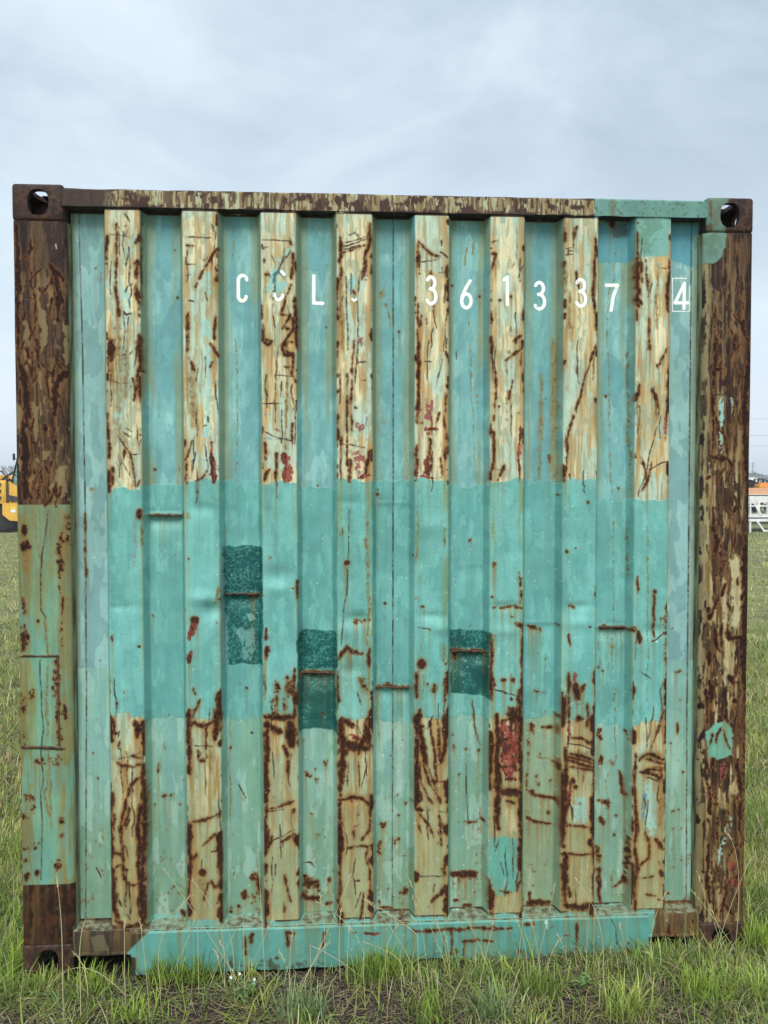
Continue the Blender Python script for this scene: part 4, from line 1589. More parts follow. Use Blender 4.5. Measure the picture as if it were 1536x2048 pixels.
def casting(sx, top, front):
    """hollow casting with an oval hole in its end, side and outer faces"""
    def solid(fn):
        bm = bmesh.new(); fn(bm); bmesh.ops.recalc_face_normals(bm, faces=bm.faces[:]); me = bpy.data.meshes.new('t'); bm.to_mesh(me); bm.free(); return bpy.data.objects.new('t', me)
    def oval(w, h, n=28, p=2.6): return [(w * abs(math.cos(t)) ** (2 / p) * math.copysign(1, math.cos(t)), h * abs(math.sin(t)) ** (2 / p) * math.copysign(1, math.sin(t))) for t in [k * math.tau / n for k in range(n)]]
    main = solid(lambda bm: box(bm, -1.219, -1.057, 0, .178, 2.473, 2.591, .011, 3))
    cuts = [solid(lambda bm: box(bm, -1.205, -1.076, .024, .158, 2.486, 2.577)),
            solid(lambda bm: prism(bm, [(-1.1365 + a, 2.5315 + b) for a, b in oval(.0335, .041)], -.02, .06)),
            solid(lambda bm: prism(bm, [(.089 + a, 2.5315 + b) for a, b in oval(.048, .038)], -1.26, -1.19, 'x')),
            solid(lambda bm: prism(bm, [(-1.138 + a, .089 + b) for a, b in oval(.036, .060)], 2.565, 2.62, 'z'))]
    COL.objects.link(main)
    for c in cuts:
        COL.objects.link(c); md = main.modifiers.new('b', 'BOOLEAN'); md.operation = 'DIFFERENCE'; md.object = c; md.solver = 'EXACT'
    dg = bpy.context.evaluated_depsgraph_get(); dg.update(); me = bpy.data.meshes.new_from_object(main.evaluated_get(dg))
    for c in cuts + [main]: bpy.data.objects.remove(c)
    return me
cast_me = casting(-1, True, True)
cv = np.empty(len(cast_me.vertices) * 3, np.float32); cast_me.vertices.foreach_get('co', cv); cv = cv.reshape(-1, 3)
for sx in (-1, 1):
    for top in (True, False):
        for front in (True, False):
            me = cast_me.copy(); me.name = 'corner_casting'; v = cv.copy(); flips = 0
            if sx > 0: v[:, 0] *= -1; flips += 1
            if not top: v[:, 2] = 2.591 - v[:, 2]; flips += 1
            if not front: v[:, 1] = LEN - v[:, 1]; flips += 1
            me.vertices.foreach_set('co', v.ravel()); me.update()
            if flips % 2: me.flip_normals()
            me.polygons.foreach_set('use_smooth', [True] * len(me.polygons)); me.set_sharp_from_angle(angle=R(32)); face_uv(me)
            me.materials.clear(); obj('corner_casting', me, FACE_RUST if front else RUSTY, box_)
# weld seams and straps standing proud of post and wall
for (x0, y0), (x1, y1), Y, r in (((281, 1030), (373, 1031), YT + .000, .0034), ((448, 1187), (524, 1188), YT, .0034), ((598, 1344), (672, 1345), YT, .0036), ((904, 1301), (972, 1302), YT, .0036),
                                 ((752, 1373), (826, 1374), YT, .0032), ((1198, 1254), (1262, 1253), YT, .0034), ((44, 1312), (116, 1312), .001, .0034), ((116, 1312), (118, 1494), .001, .0030), ((43, 1493), (124, 1496), .001, .0046)):
    xa, za = face_pt(x0, y0, Y); xb, zb = face_pt(x1, y1, Y); rg = random.Random(int(x0 * 7 + y0)); n = 16
    def bead(bm):
        P = [(xa + (xb - xa) * i / n + rg.uniform(-.0008, .0008), Y - (.004 if Y > .02 else .0) , za + (zb - za) * i / n + rg.uniform(-.0014, .0014)) for i in range(n + 1)]
        tube(bm, P, [r * rg.uniform(.65, 1.15) for _ in P], 7)
    parted('weld_bead', box_, WELD, bead, 60)
# the rest of the box: rear posts, side walls, roof, underframe, doors
for sx in (-1, 1):
    parted('corner_post', box_, STEEL_OLD, lambda bm: box(bm, min(sx * 1.2165, sx * 1.06), max(sx * 1.2165, sx * 1.06), LEN - .16, LEN - .003, .118, 2.473, .006))
    parted('top_side_rail', box_, STEEL_OLD, lambda bm: box(bm, min(sx * 1.214, sx * 1.15), max(sx * 1.214, sx * 1.15), .178, LEN - .178, 2.505, 2.583, .004))
    parted('bottom_side_rail', box_, STEEL_OLD, lambda bm: box(bm, min(sx * 1.214, sx * 1.13), max(sx * 1.214, sx * 1.13), .178, LEN - .178, .03, .165, .004))
    def sidewall(bm):
        y = .165; P = [(y, 0)]
        while y < LEN - .36:
            P += [(y + .07, 0), (y + .138, .036), (y + .21, .036), (y + .278, 0)]; y += .278
        P.append((LEN - .16, 0)); f = 1.2 * sx
        A = [(bm.verts.new((f - sx * d, yy, .165)), bm.verts.new((f - sx * d, yy, 2.505))) for yy, d in P]
        for p, q in zip(A, A[1:]): bm.faces.new((p[0], q[0], q[1], p[1]))
        bmesh.ops.solidify(bm, geom=bm.faces[:], thickness=.002)
    parted('side_wall', box_, STEEL_OLD, sidewall)
def roof(bm):
    y = .076; P = [(y, .0)]
    while y < LEN - .25: P += [(y + .09, 0), (y + .105, -.018), (y + .19, -.018), (y + .205, 0)]; y += .205
    P.append((LEN - .05, 0)); A = [(bm.verts.new((-1.15, yy, 2.576 + d)), bm.verts.new((1.15, yy, 2.576 + d))) for yy, d in P]
    for p, q in zip(A, A[1:]): bm.faces.new((p[0], p[1], q[1], q[0]))
    bmesh.ops.solidify(bm, geom=bm.faces[:], thickness=.002)
parted('roof', box_, STEEL_OLD, roof)
parted('floor', box_, DARK, lambda bm: box(bm, -1.12, 1.12, .08, LEN - .08, .115, .150))
for i in range(14):
    parted('floor_cross_member', box_, RUSTY, lambda bm: box(bm, -1.128, 1.128, .30 + i * .41, .345 + i * .41, .03, .113))
for sx in (-1, 1):
    d = parted('door', box_, STEEL_OLD, lambda bm: box(bm, min(sx * .01, sx * 1.05), max(sx * .01, sx * 1.05), LEN - .06, LEN - .012, .16, 2.50, .006))
    for k in (.3, .75):
        bm = bmesh.new(); tube(bm, [(sx * k, LEN + .012, .1), (sx * k, LEN + .012, 2.56)], .017, 10); tag(obj('locking_bar', mesh_bm(bm, 'locking_bar', 60), GALV, d))
parted('door_header', box_, STEEL_OLD, lambda bm: box(bm, -1.056, 1.056, LEN - .09, LEN - .004, 2.505, 2.585, .004))
parted('door_sill', box_, STEEL_OLD, lambda bm: box(bm, -1.056, 1.056, LEN - .09, LEN - .004, .03, .155, .004))

# ------------------------------------------------------------------ ground
def gz(x, y):
    near = np.exp(-((x / 6.0) ** 2 + ((y) / 6.0) ** 2))
    return (.004 + .016 * np.tanh(x * .8) * near + .012 * np.sin(x * 2.1 + 1.3 * np.sin(y * 1.7)) * np.cos(y * 2.6) + .006 * np.sin(x * 7.3 + y * 3.1) * np.sin(y * 6.7 - x * 2.2)) * near * 1.0 + .0
def ground_sheet():
    def axis(lo, hi, fine):
        a = list(np.arange(-fine, fine + .001, .045)); s = .06; v = fine
        out = []
        while v < hi: v += s; s *= 1.16; out.append(v)
        neg = []; v = -fine; s = .06
        while v > lo: v -= s; s *= 1.16; neg.append(v)
        return np.array(neg[::-1] + a + out)
    xs = axis(-1500, 1500, 2.6); ys = axis(-800, 2500, 2.6); Xg, Yg = np.meshgrid(xs, ys); Zg = gz(Xg, Yg)
    rg = np.random.RandomState(2); Zg += (rg.rand(*Zg.shape) - .5) * .010 * (np.abs(Xg) < 2.7) * (np.abs(Yg) < 2.7)
    V = np.stack([Xg, Yg, Zg], -1).reshape(-1, 3); nx, ny = len(xs), len(ys)
    a = (np.arange(ny - 1)[:, None] * nx + np.arange(nx - 1)[None]).ravel(); F = np.stack([a, a + 1, a + nx + 1, a + nx], 1)
    me = bpy.data.meshes.new('ground'); me.from_pydata(V.tolist(), [], F.tolist()); me.polygons.foreach_set('use_smooth', [True] * len(F)); return me
def ground_mat():
    m, nt, b = mat_new('soil_and_turf'); tc = N(nt, 'ShaderNodeTexCoord'); P = tc.outputs['Object']
    nf = N(nt, 'ShaderNodeTexNoise', in_Scale=38.0, in_Detail=7.0, in_Roughness=.7); nm = N(nt, 'ShaderNodeTexNoise', in_Scale=1.6, in_Detail=6.0, in_Roughness=.65); ng = N(nt, 'ShaderNodeTexNoise', in_Scale=.35, in_Detail=8.0, in_Roughness=.75)
    for n in (nf, nm, ng): nt.links.new(P, n.inputs['Vector'])
    soil = N(nt, 'ShaderNodeValToRGB'); el = soil.color_ramp.elements; el[0].position = .35; el[0].color = (.030, .022, .018, 1); el[1].position = .75; el[1].color = (.115, .088, .068, 1)
    turf = N(nt, 'ShaderNodeValToRGB'); el = turf.color_ramp.elements; el[0].position = .38; el[0].color = (.09, .07, .055, 1); el[1].position = .64; el[1].color = (.34, .35, .15, 1); x = el.new(.46); x.color = (.15, .15, .075, 1); x = el.new(.54); x.color = (.24, .26, .11, 1)
    nc = N(nt, 'ShaderNodeTexNoise', in_Scale=7.0, in_Detail=9.0, in_Roughness=.8); nt.links.new(P, nc.inputs['Vector'])
    av = N(nt, 'ShaderNodeMix', data_type='FLOAT'); av.inputs[0].default_value = .62; wire(nt, (nm.outputs[0], av.inputs[2]), (nc.outputs[0], av.inputs[3]))
    wire(nt, (nf.outputs[0], soil.inputs[0]), (av.outputs[0], turf.inputs[0]))
    sp = N(nt, 'ShaderNodeVectorMath', operation='LENGTH'); nt.links.new(P, sp.inputs[0])
    mr = N(nt, 'ShaderNodeMapRange', interpolation_type='SMOOTHSTEP'); mr.inputs[1].default_value = 1.5; mr.inputs[2].default_value = 4.6; nt.links.new(sp.outputs['Value'], mr.inputs[0])
    mx = N(nt, 'ShaderNodeMix', data_type='RGBA'); wire(nt, (mr.outputs[0], mx.inputs[0]), (soil.outputs[0], mx.inputs[6]), (turf.outputs[0], mx.inputs[7]))
    nt.links.new(mx.outputs[2], b.inputs['Base Color']); b.inputs['Roughness'].default_value = .95; b.inputs['Specular IOR Level'].default_value = .15
    bp = N(nt, 'ShaderNodeBump', in_Strength=.9, in_Distance=.02); wire(nt, (nf.outputs[0], bp.inputs['Height']), (bp.outputs[0], b.inputs['Normal'])); return m
tag(obj('ground', ground_sheet(), ground_mat()), kind='structure')
GRAVEL = noise_mat('pale_gravel', [(.3, (.26, .24, .25)), (.55, (.40, .38, .39)), (.75, (.52, .50, .52))], scale=.9, rough=.95, bump=.6, bscale=9)
def track(bm):
    A = None
    for i in range(61):
        x = -70 + 140 * i / 60; y0 = 24.6 + .5 * math.sin(i * .9); y1 = 34 + .6 * math.sin(i * .7)
        c = (bm.verts.new((x, y0, .004)), bm.verts.new((x, y1, .004)))
        if A: bm.faces.new((A[0], c[0], c[1], A[1]))
        A = c
def track_left(bm):
    A = None
    for i in range(31):
        x = -70 + 66 * i / 30; y0 = 27.2 + .35 * math.sin(i * 1.9); y1 = 38 + .6 * math.sin(i * .7)
        c = (bm.verts.new((x, y0, .006)), bm.verts.new((x, y1, .006)))
        if A: bm.faces.new((A[0], c[0], c[1], A[1]))
        A = c
o = parted('gravel_track', None, GRAVEL, track_left, None); tag(o, kind='structure')

# ------------------------------------------------------------------ grass, built blade by blade
def grass_mat():
    m, nt, b = mat_new('grass_blades'); at_ = N(nt, 'ShaderNodeAttribute', attribute_name='tint'); n = N(nt, 'ShaderNodeTexNoise', in_Scale=60.0, in_Detail=3.0)
    tc = N(nt, 'ShaderNodeTexCoord'); mr = N(nt, 'ShaderNodeMapRange'); mr.inputs[3].default_value = .75; mr.inputs[4].default_value = 1.25; sc = N(nt, 'ShaderNodeVectorMath', operation='SCALE')
    wire(nt, (tc.outputs['Object'], n.inputs['Vector']), (n.outputs[0], mr.inputs[0]), (at_.outputs['Color'], sc.inputs[0]), (mr.outputs[0], sc.inputs['Scale']), (sc.outputs[0], b.inputs['Base Color']))
    b.inputs['Roughness'].default_value = .5; b.inputs['Specular IOR Level'].default_value = .3
    tr = N(nt, 'ShaderNodeBsdfTranslucent'); mx = N(nt, 'ShaderNodeMixShader'); mx.inputs[0].default_value = .25; out = [x for x in nt.nodes if x.type == 'OUTPUT_MATERIAL'][0]
    wire(nt, (sc.outputs[0], tr.inputs[0]), (b.outputs[0], mx.inputs[1]), (tr.outputs[0], mx.inputs[2]), (mx.outputs[0], out.inputs[0])); return m
GRASS = grass_mat()
def blades(name, base, az, ln, lean, curl, wd, tint, label, segs=4):
    """ribbons: each blade leaves the ground at `lean` from upright and bows over by `curl`"""
    n = len(ln); S = segs; t = np.linspace(0, 1, S + 1)
    th = lean[:, None] + curl[:, None] * (t[None] ** 1.3)
    step = ln[:, None] / S; dx = np.sin(th) * step; dz = np.cos(th) * step
    h = np.concatenate([np.zeros((n, 1)), np.cumsum(dx[:, :-1], 1)], 1); v = np.concatenate([np.zeros((n, 1)), np.cumsum(dz[:, :-1], 1)], 1)
    ca, sa = np.cos(az)[:, None], np.sin(az)[:, None]
    w = wd[:, None] * (1 - t[None] ** 2.2) * .5 + .00025
    P = np.zeros((n, S + 1, 2, 3))
    for k, s in ((0, -1), (1, 1)):
        P[:, :, k, 0] = base[:, 0:1] + h * ca - sa * w * s; P[:, :, k, 1] = base[:, 1:2] + h * sa + ca * w * s; P[:, :, k, 2] = np.maximum(base[:, 2:3] + v, .003)
    me = bpy.data.meshes.new(name); nv = n * (S + 1) * 2
    me.vertices.add(nv); me.vertices.foreach_set('co', P.reshape(-1).astype(np.float32))
    b = (np.arange(n) * (S + 1) * 2)[:, None] + (np.arange(S) * 2)[None]
    Fq = np.stack([b, b + 1, b + 3, b + 2], -1).reshape(-1, 4); nf = len(Fq)
    me.loops.add(nf * 4); me.loops.foreach_set('vertex_index', Fq.ravel().astype(np.int32)); me.polygons.add(nf)
    me.polygons.foreach_set('loop_start', (np.arange(nf) * 4).astype(np.int32)); me.polygons.foreach_set('loop_total', np.full(nf, 4, np.int32))
    me.update(calc_edges=True); me.polygons.foreach_set('use_smooth', [True] * nf)
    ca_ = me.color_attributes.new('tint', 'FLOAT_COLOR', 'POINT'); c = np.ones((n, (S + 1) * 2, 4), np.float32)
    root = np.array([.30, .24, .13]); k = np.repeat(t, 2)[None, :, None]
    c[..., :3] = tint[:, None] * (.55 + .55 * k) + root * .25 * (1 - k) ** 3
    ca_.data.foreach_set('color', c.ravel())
    return tag(obj(name, me, GRASS), label=label, category='grass', kind='stuff')
PAL = np.array([[.17, .255, .04], [.24, .335, .05], [.31, .38, .09], [.10, .17, .045], [.19, .27, .12], [.50, .45, .23], [.60, .53, .33], [.32, .24, .14]])
def scatter(n, x0, x1, y0, y1, rg, clump=22, spread=.035, lnr=(.04, .13), wdr=(.0016, .0038), straw=.2, keep=None, green=None):
    nc = max(1, n // clump); cx = rg.uniform(x0, x1, nc); cy = rg.uniform(y0, y1, nc)
    cov = np.sin(cx * 3.1 + 2 * np.sin(cy * 2.3)) * np.cos(cy * 3.7 + cx) + .5 * np.sin(cx * 9 + cy * 5)
    k = rg.rand(nc) < np.clip(.52 + .6 * cov, .12, 1)
    if keep is not None: k &= keep(cx, cy)
    cx, cy = cx[k], cy[k]; nc = len(cx); N_ = nc * clump
    bx = np.repeat(cx, clump) + rg.normal(0, spread, N_); by = np.repeat(cy, clump) + rg.normal(0, spread, N_)
    size = np.repeat(rg.uniform(.55, 1.25, nc), clump)
    ctype = rg.choice(5, nc, p=[.24, .28, .16, .14, .18]); ct = np.repeat(ctype, clump)
    st = rg.rand(N_) < straw * (.4 + 1.3 * np.repeat(rg.rand(nc), clump)); pal = np.where(st, rg.choice([5, 6, 7], N_, p=[.4, .3, .3]), ct)
    tint = PAL[pal] * rg.uniform(.8, 1.55, (N_, 1)) * (1 + rg.normal(0, .06, (N_, 3)))
    ln = rg.uniform(*lnr, N_) * size; lean = np.abs(rg.normal(.55, .42, N_)) + st * rg.uniform(0, .9, N_); curl = rg.uniform(.2, 1.7, N_)
    wd = rg.uniform(*wdr, N_) * np.where(st, .6, 1)
    az = np.arctan2(by - np.repeat(cy, clump), bx - np.repeat(cx, clump)) + rg.normal(0, .8, N_)
    base = np.stack([bx, by, gz(bx, by) - .004], 1)
    m = ~((np.abs(bx) < 1.23) & (by > -.004) & (by < LEN))
    return [a[m] for a in (base, az, ln, lean, curl, wd, tint)]
rg = np.random.RandomState(21)
parts = [scatter(40000, -1.75, 1.75, -1.25, -.005, rg, 24, .038, (.03, .095), (.0012, .0032), .42),
         scatter(7000, -1.75, 1.75, -.14, -.005, rg, 18, .03, (.04, .10), (.0016, .0036), .25), scatter(3500, .95, 1.8, -.35, -.02, rg, 20, .03, (.05, .12), (.0016, .0038), .25),
         scatter(16000, -1.9, -1.2, -.1, 1.6, rg, 22, .03, (.05, .15), (.0018, .004), .2), scatter(16000, 1.2, 1.9, -.1, 1.6, rg, 22, .03, (.05, .15), (.0018, .004), .2)]
# lush tufts where the photo shows them (x, y, blades, length)
for px, py, nb, L, g in ((330, 1935, 150, .20, 1), (395, 1945, 160, .18, 0), (500, 1930, 40, .14, 2), (735, 1945, 230, .17, 0), (780, 1935, 160, .19, 1), (180, 1960, 170, .16, 1), (85, 1960, 150, .15, 2), (20, 1930, 160, .2, 1), (1255, 2030, 170, .2, 2),
                         (1400, 1995, 200, .15, 1), (1450, 1975, 120, .13, 2), (600, 2025, 200, .17, 4), (980, 2020, 200, .15, 4), (1090, 1985, 140, .15, 0), (1515, 1900, 170, .2, 1), (1520, 2000, 160, .18, 2), (860, 2030, 120, .16, 0), (270, 2020, 160, .14, 1)):
    r_, u_, f_ = cam_axes(); d = f_ * CAM['f'] + r_ * (px - 768) - u_ * (py + 12 - 1024); t = -CAM['loc'][2] / d[2]; x, y = CAM['loc'][0] + d[0] * t, min(CAM['loc'][1] + d[1] * t, -.03 if abs(px - 768) < 720 else 9)
    bx = x + rg.normal(0, .035, nb); by = np.minimum(y + rg.normal(0, .03, nb), -.006 if abs(x) < 1.22 else 9)
    parts.append((np.stack([bx, by, gz(bx, by) - .004], 1), rg.uniform(0, 6.283, nb), rg.uniform(.35, 1.0, nb) * L * .72, np.abs(rg.normal(.22, .25, nb)), rg.uniform(.1, 1.3, nb), rg.uniform(.002, .0048, nb), PAL[g] * rg.uniform(.9, 1.6, (nb, 1)) * (1 + rg.normal(0, .05, (nb, 3)))))
A = [np.concatenate([p[i] for p in parts]) for i in range(7)]
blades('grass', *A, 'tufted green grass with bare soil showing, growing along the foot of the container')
rg = np.random.RandomState(22)
wedge = lambda cx, cy: ~((np.abs(cx) < 1.25) & (cy > -.05) & (cy < LEN))
parts = [scatter(90000, -4.6, 5.2, -2.4, 6.5, rg, 20, .05, (.04, .13), (.003, .006), .3, keep=wedge)]
for s in (-1, 1):
    parts.append(scatter(24000, min(s * 1.25, s * 2.2), max(s * 1.25, s * 2.2), .2, 3.0, rg, 20, .04, (.035, .10), (.002, .0045), .34))
    parts.append(scatter(46000, min(s * 1.3, s * 4.2), max(s * 1.3, s * 4.2), 2.2, 7.5, rg, 16, .05, (.04, .12), (.003, .007), .34))
A = [np.concatenate([p[i] for p in parts]) for i in range(7)]
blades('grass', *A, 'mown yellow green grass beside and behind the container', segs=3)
rg = np.random.RandomState(23)
def inview(cx, cy): return (np.abs(cx - .06 * cy) > .22 * cy) & ~((cx < 4) & (cy > 25.5))
parts = [scatter(60000, -16, 20, 5.0, 28, rg, 10, .12, (.05, .14), (.008, .018), .40, keep=inview)]
def strip(n, s0, s1, y0, y1, pw, lnr, wk, lo=1.0):
    """turf along the lines of sight past the two posts: straw pale, lying every way, wider blades farther off"""
    y = y0 * (y1 / y0) ** (rg.rand(n) ** pw); sl = rg.uniform(s0, s1, n); x = -.2 + (y + 2.8) * sl
    cov = np.sin(x * 2.3 + 2 * np.sin(y * 1.7)) * np.cos(y * 2.9 + x) + .6 * np.sin(y * 5.1 + x * 1.3); k = rg.rand(n) < np.clip(.72 + .3 * cov, .15, 1)
    if lo < 1: k &= (y < 19) | (rg.rand(n) < .22)
    x, y = x[k], y[k]; n = len(x); d = (y + 2.8) / 5.0
    pal = rg.choice([0, 1, 2, 4, 5, 6, 7], n, p=[.10, .20, .24, .12, .15, .13, .06]); tint = PAL[pal] * rg.uniform(.75, 1.7, (n, 1)) * np.array([[1.12, 1.05, 1.0]])
    return [np.stack([x, y, gz(x, y) - .004], 1), rg.uniform(0, 6.283, n), rg.uniform(*lnr, n) * (.7 + .3 * d ** .5), np.abs(rg.normal(.75, .45, n)), rg.uniform(0, 1.3, n), rg.uniform(.5, 1.2, n) * wk * d ** .85, tint]
parts.append(strip(66000, -.60, -.30, .6, 27.2, 1.0, (.03, .10), .0042, .5)); parts.append(strip(84000, .40, .80, .4, 25.0, 1.0, (.03, .10), .0042))
A = [np.concatenate([p[i] for p in parts]) for i in range(7)]
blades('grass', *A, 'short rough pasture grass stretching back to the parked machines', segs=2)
# tall seeding stalks in front of the skirt: bent straws with a thin seed head
rg = np.random.RandomState(31)
def stalks(bm):
    r_, u_, f_ = cam_axes(); c = np.array(CAM['loc'])
    L = [((395, 2045), (440, 1900), (487, 1840), -.14), ((318, 2040), (345, 1930), (395, 1840), -.10), ((330, 1740), (395, 1830), (500, 2000), -.10), ((545, 1840), (500, 1930), (470, 2040), -.16), ((515, 1700), (522, 1790), (530, 1960), -.06),
         ((700, 1752), (668, 1840), (610, 1960), -.12), ((735, 1802), (800, 1860), (850, 1990), -.10), ((730, 1800), (790, 1830), (835, 1870), -.10), ((1010, 1760), (975, 1880), (955, 2000), -.16), ((1060, 1750), (1040, 1860), (1035, 1950), -.08),
         ((1190, 1820), (1185, 1900), (1190, 2010), -.12), ((1500, 1720), (1440, 1850), (1420, 1960), -.12), ((1395, 1745), (1432, 1850), (1462, 1960), -.10), ((1385, 1784), (1420, 1820), (1470, 1900), -.05), ((90, 1990), (150, 1880), (250, 1990), -.1),
         ((870, 1840), (900, 1900), (905, 2010), -.14), ((1110, 1770), (1085, 1880), (1060, 2000), -.09), ((640, 1790), (655, 1880), (648, 1980), -.08), ((760, 1990), (700, 1925), (620, 1890), -.12), ((1290, 1905), (1390, 1950), (1500, 2010), -.2),
         ((1452, 1665), (1492, 1700), (1470, 1900), -.05), ((15, 1690), (38, 1760), (20, 1900), .25), ((940, 1850), (985, 1940), (1010, 2040), -.2), ((1240, 1850), (1262, 1930), (1268, 2040), -.15), ((560, 1905), (590, 1960), (585, 2040), -.2)]
    for i in range(34):
        x = rg.uniform(60, 1500); yb = rg.uniform(1900, 2045); h = rg.uniform(60, 190); dx = rg.normal(0, 40)
        L.append(((x + dx, yb - h), (x + dx * rg.uniform(-.3, .5), yb - h * .6), (x, yb), -rg.uniform(.05, .22)))
    for top, mid, bot, Y in L:
        P = []
        for t in np.linspace(0, 1, 12):
            q = [(1 - t) ** 2 * bot[i] + 2 * t * (1 - t) * mid[i] + t * t * top[i] for i in (0, 1)]; yy = Y + .03 * t
            d = f_ * CAM['f'] + r_ * (q[0] - 768) - u_ * (q[1] - 1024); s = (yy - c[1]) / d[1]; p = c + d * s; P.append((p[0], yy, max(p[2], .0)))
        if P[0][2] > .02: P.insert(0, (P[0][0] + .004, P[0][1] - .01, 0.0))
        tube(bm, P, [.0011 * (1.15 - .75 * i / len(P)) for i in range(len(P))], 4)
        e = Vector(P[-1]); dr = (Vector(P[-1]) - Vector(P[-2])).normalized()
        for k in range(9):
            s = e - dr * (.004 * k); off = Vector((rg.uniform(-1, 1), rg.uniform(-1, 1), rg.uniform(-.2, 1))) * .006
            tube(bm, [s, s + off * .5 + dr * .004, s + off + dr * .008], [.0005, .0011, .0002], 4)
STRAW = noise_mat('dry_straw', [(.3, (.34, .33, .16)), (.7, (.55, .50, .30))], scale=12, rough=.6, bump=0)
tag(parted('seeding_grass_stalks', None, STRAW, stalks, 60), label='tall pale seeding grass stalks bending in front of the container skirt', category='grass', kind='stuff')
# dry litter on the soil
rg = np.random.RandomState(41); n = 15000; bx = rg.uniform(-1.7, 1.7, n); by = rg.uniform(-1.2, -.004, n)
lt = (np.stack([bx, by, gz(bx, by) + rg.uniform(.002, .012, n)], 1), rg.uniform(0, 6.28, n), rg.uniform(.01, .07, n), rg.uniform(1.35, 1.55, n), rg.uniform(-.1, .15, n), rg.uniform(.0008, .0022, n), np.array([[.30, .25, .17]]) * rg.uniform(.4, 1.6, (n, 1)) * (1 + rg.normal(0, .06, (n, 3))))
blades('dry_grass_litter', *lt, 'dead brown grass litter lying on the dark soil', segs=2)
# a small weed with white flowers
WEED = noise_mat('weed_leaf', [(.3, (.10, .19, .06)), (.7, (.17, .27, .09))], scale=40, rough=.5, bump=0); PETAL = noise_mat('white_petal', [(.3, (.74, .76, .74)), (.7, (.82, .84, .82))], scale=60, rough=.5, bump=0)
def leafm(bm, L, W):
    v = [bm.verts.new(p) for p in ((0, 0, 0), (L * .3, W * .5, L * .1), (L * .7, W * .4, L * .12), (L, 0, L * .06), (L * .7, -W * .4, L * .12), (L * .3, -W * .5, L * .1))]; bm.faces.new(v)
def weed(px, py, label, flowers, h):
    r_, u_, f_ = cam_axes(); d = f_ * CAM['f'] + r_ * (px - 768) - u_ * (py - 1024); t = -CAM['loc'][2] / d[2]; x, y = CAM['loc'][0] + d[0] * t, CAM['loc'][1] + d[1] * t
    w = empty('weed_plant', (x, y, float(gz(np.array(x), np.array(y)))), label=label, category='weed'); rr = random.Random(px)
    bm = bmesh.new(); leafm(bm, .022, .009); lm = mesh_bm(bm, 'leaf'); lm.materials.append(WEED)
    bm = bmesh.new()
    for k in range(5):
        a = k * 1.2566
        c = [bm.verts.new(p) for p in ((0, 0, 0), (.0035 * math.cos(a - .5), .0035 * math.sin(a - .5), .002), (.006 * math.cos(a), .006 * math.sin(a), .003), (.0035 * math.cos(a + .5), .0035 * math.sin(a + .5), .002))]; bm.faces.new(c)
    fm = mesh_bm(bm, 'flower'); fm.materials.append(PETAL)
    for k in range(5):
        tip = Vector((rr.uniform(-.05, .05), rr.uniform(-.03, .03), h * rr.uniform(.6, 1))); P = [(0, 0, -.004), tip * .5 + Vector((rr.uniform(-.01, .01), 0, .01)), tip]
        st = parted('stem', w, WEED, lambda bm: tube(bm, P, [.0014, .001, .0006], 5), 60)
        for j in range(8):
            f = rr.uniform(.25, 1); o = obj('leaf', lm, None, w); o.location = Vector(P[0]).lerp(tip, f); o.rotation_euler = (rr.uniform(-.4, .4), rr.uniform(-.7, .2), rr.uniform(0, 6.28)); s = rr.uniform(.6, 1.1); o.scale = (s, s, s)
        if flowers and k < 4:
            o = obj('flower', fm, None, w); o.location = tip + Vector((0, 0, .002)); o.rotation_euler = (R(60), 0, rr.uniform(-.5, .5))
weed(478, 2005, 'small weed with white flowers in front of the container skirt', True, .11)
weed(912, 1935, 'low leafy clover weed close to the middle of the skirt', False, .04)
weed(1160, 1990, 'low leafy weed on bare soil right of centre', False, .045)
# ------------------------------------------------------------------ wheel loader far left, facing left
LD = empty('wheel_loader', (-13.23, 28.2, 0), label='yellow wheel loader with glazed cab parked on the gravel beyond the left corner post', category='wheel loader')
def wheel(x, y, r, w):
    t = parted('tyre', LD, BLACK, lambda bm: lathe_x(bm, [(-w / 2, r * .55), (-w / 2, r * .88), (-w * .40, r * .97), (-w * .3, r), (w * .3, r), (w * .40, r * .97), (w / 2, r * .88), (w / 2, r * .55)], 40, (x, y, r)), 30)
    def lugs(bm):
        for k in range(22):
            a = k * math.tau / 22
            for s in (-1, 1):
                M = Matrix.Translation((x, y + s * w * .22, r)) @ Matrix.Rotation(-a - s * .05, 4, 'Y') @ Matrix.Translation((r * .995, 0, 0)) @ Matrix.Rotation(s * .45, 4, 'X')
                box(bm, -.01, .028, -w * .25, w * .25, -.03, .03, M=M)
    obj('tread', (lambda b: (lugs(b), mesh_bm(b, 'tread'))[1])(bmesh.new()), BLACK, t)
    rim = obj('rim', (lambda b: (lathe_x(b, [(-w * .44, r * .1), (-w * .30, r * .2), (-w * .34, r * .46), (-w * .49, r * .53), (-w * .49, r * .57), (w * .49, r * .57), (w * .3, r * .3)], 32, (x, y, r)), mesh_bm(b, 'rim', 40))[1])(bmesh.new()), YELLOW, t)
FX, RX = 1.62, 4.45           # axle positions behind the bucket, local x grows to the right
for x in (FX, RX):
    for y in (-.84, .84): wheel(x, y, .76, .42)
parted('axle', LD, DARK, lambda bm: (tube(bm, [(FX, -1, .76), (FX, 1, .76)], .13, 12), tube(bm, [(RX, -1, .76), (RX, 1, .76)], .13, 12)))
parted('front_frame', LD, YELLOW, lambda bm: (box(bm, .95, 2.35, -.42, .42, .6, 1.1, .03), prism(bm, [(1.1, 1.1), (1.95, 1.1), (1.95, 1.72), (1.5, 1.95), (1.15, 1.5)], -.52, -.40), prism(bm, [(1.1, 1.1), (1.95, 1.1), (1.95, 1.72), (1.5, 1.95), (1.15, 1.5)], .40, .52)), 25)
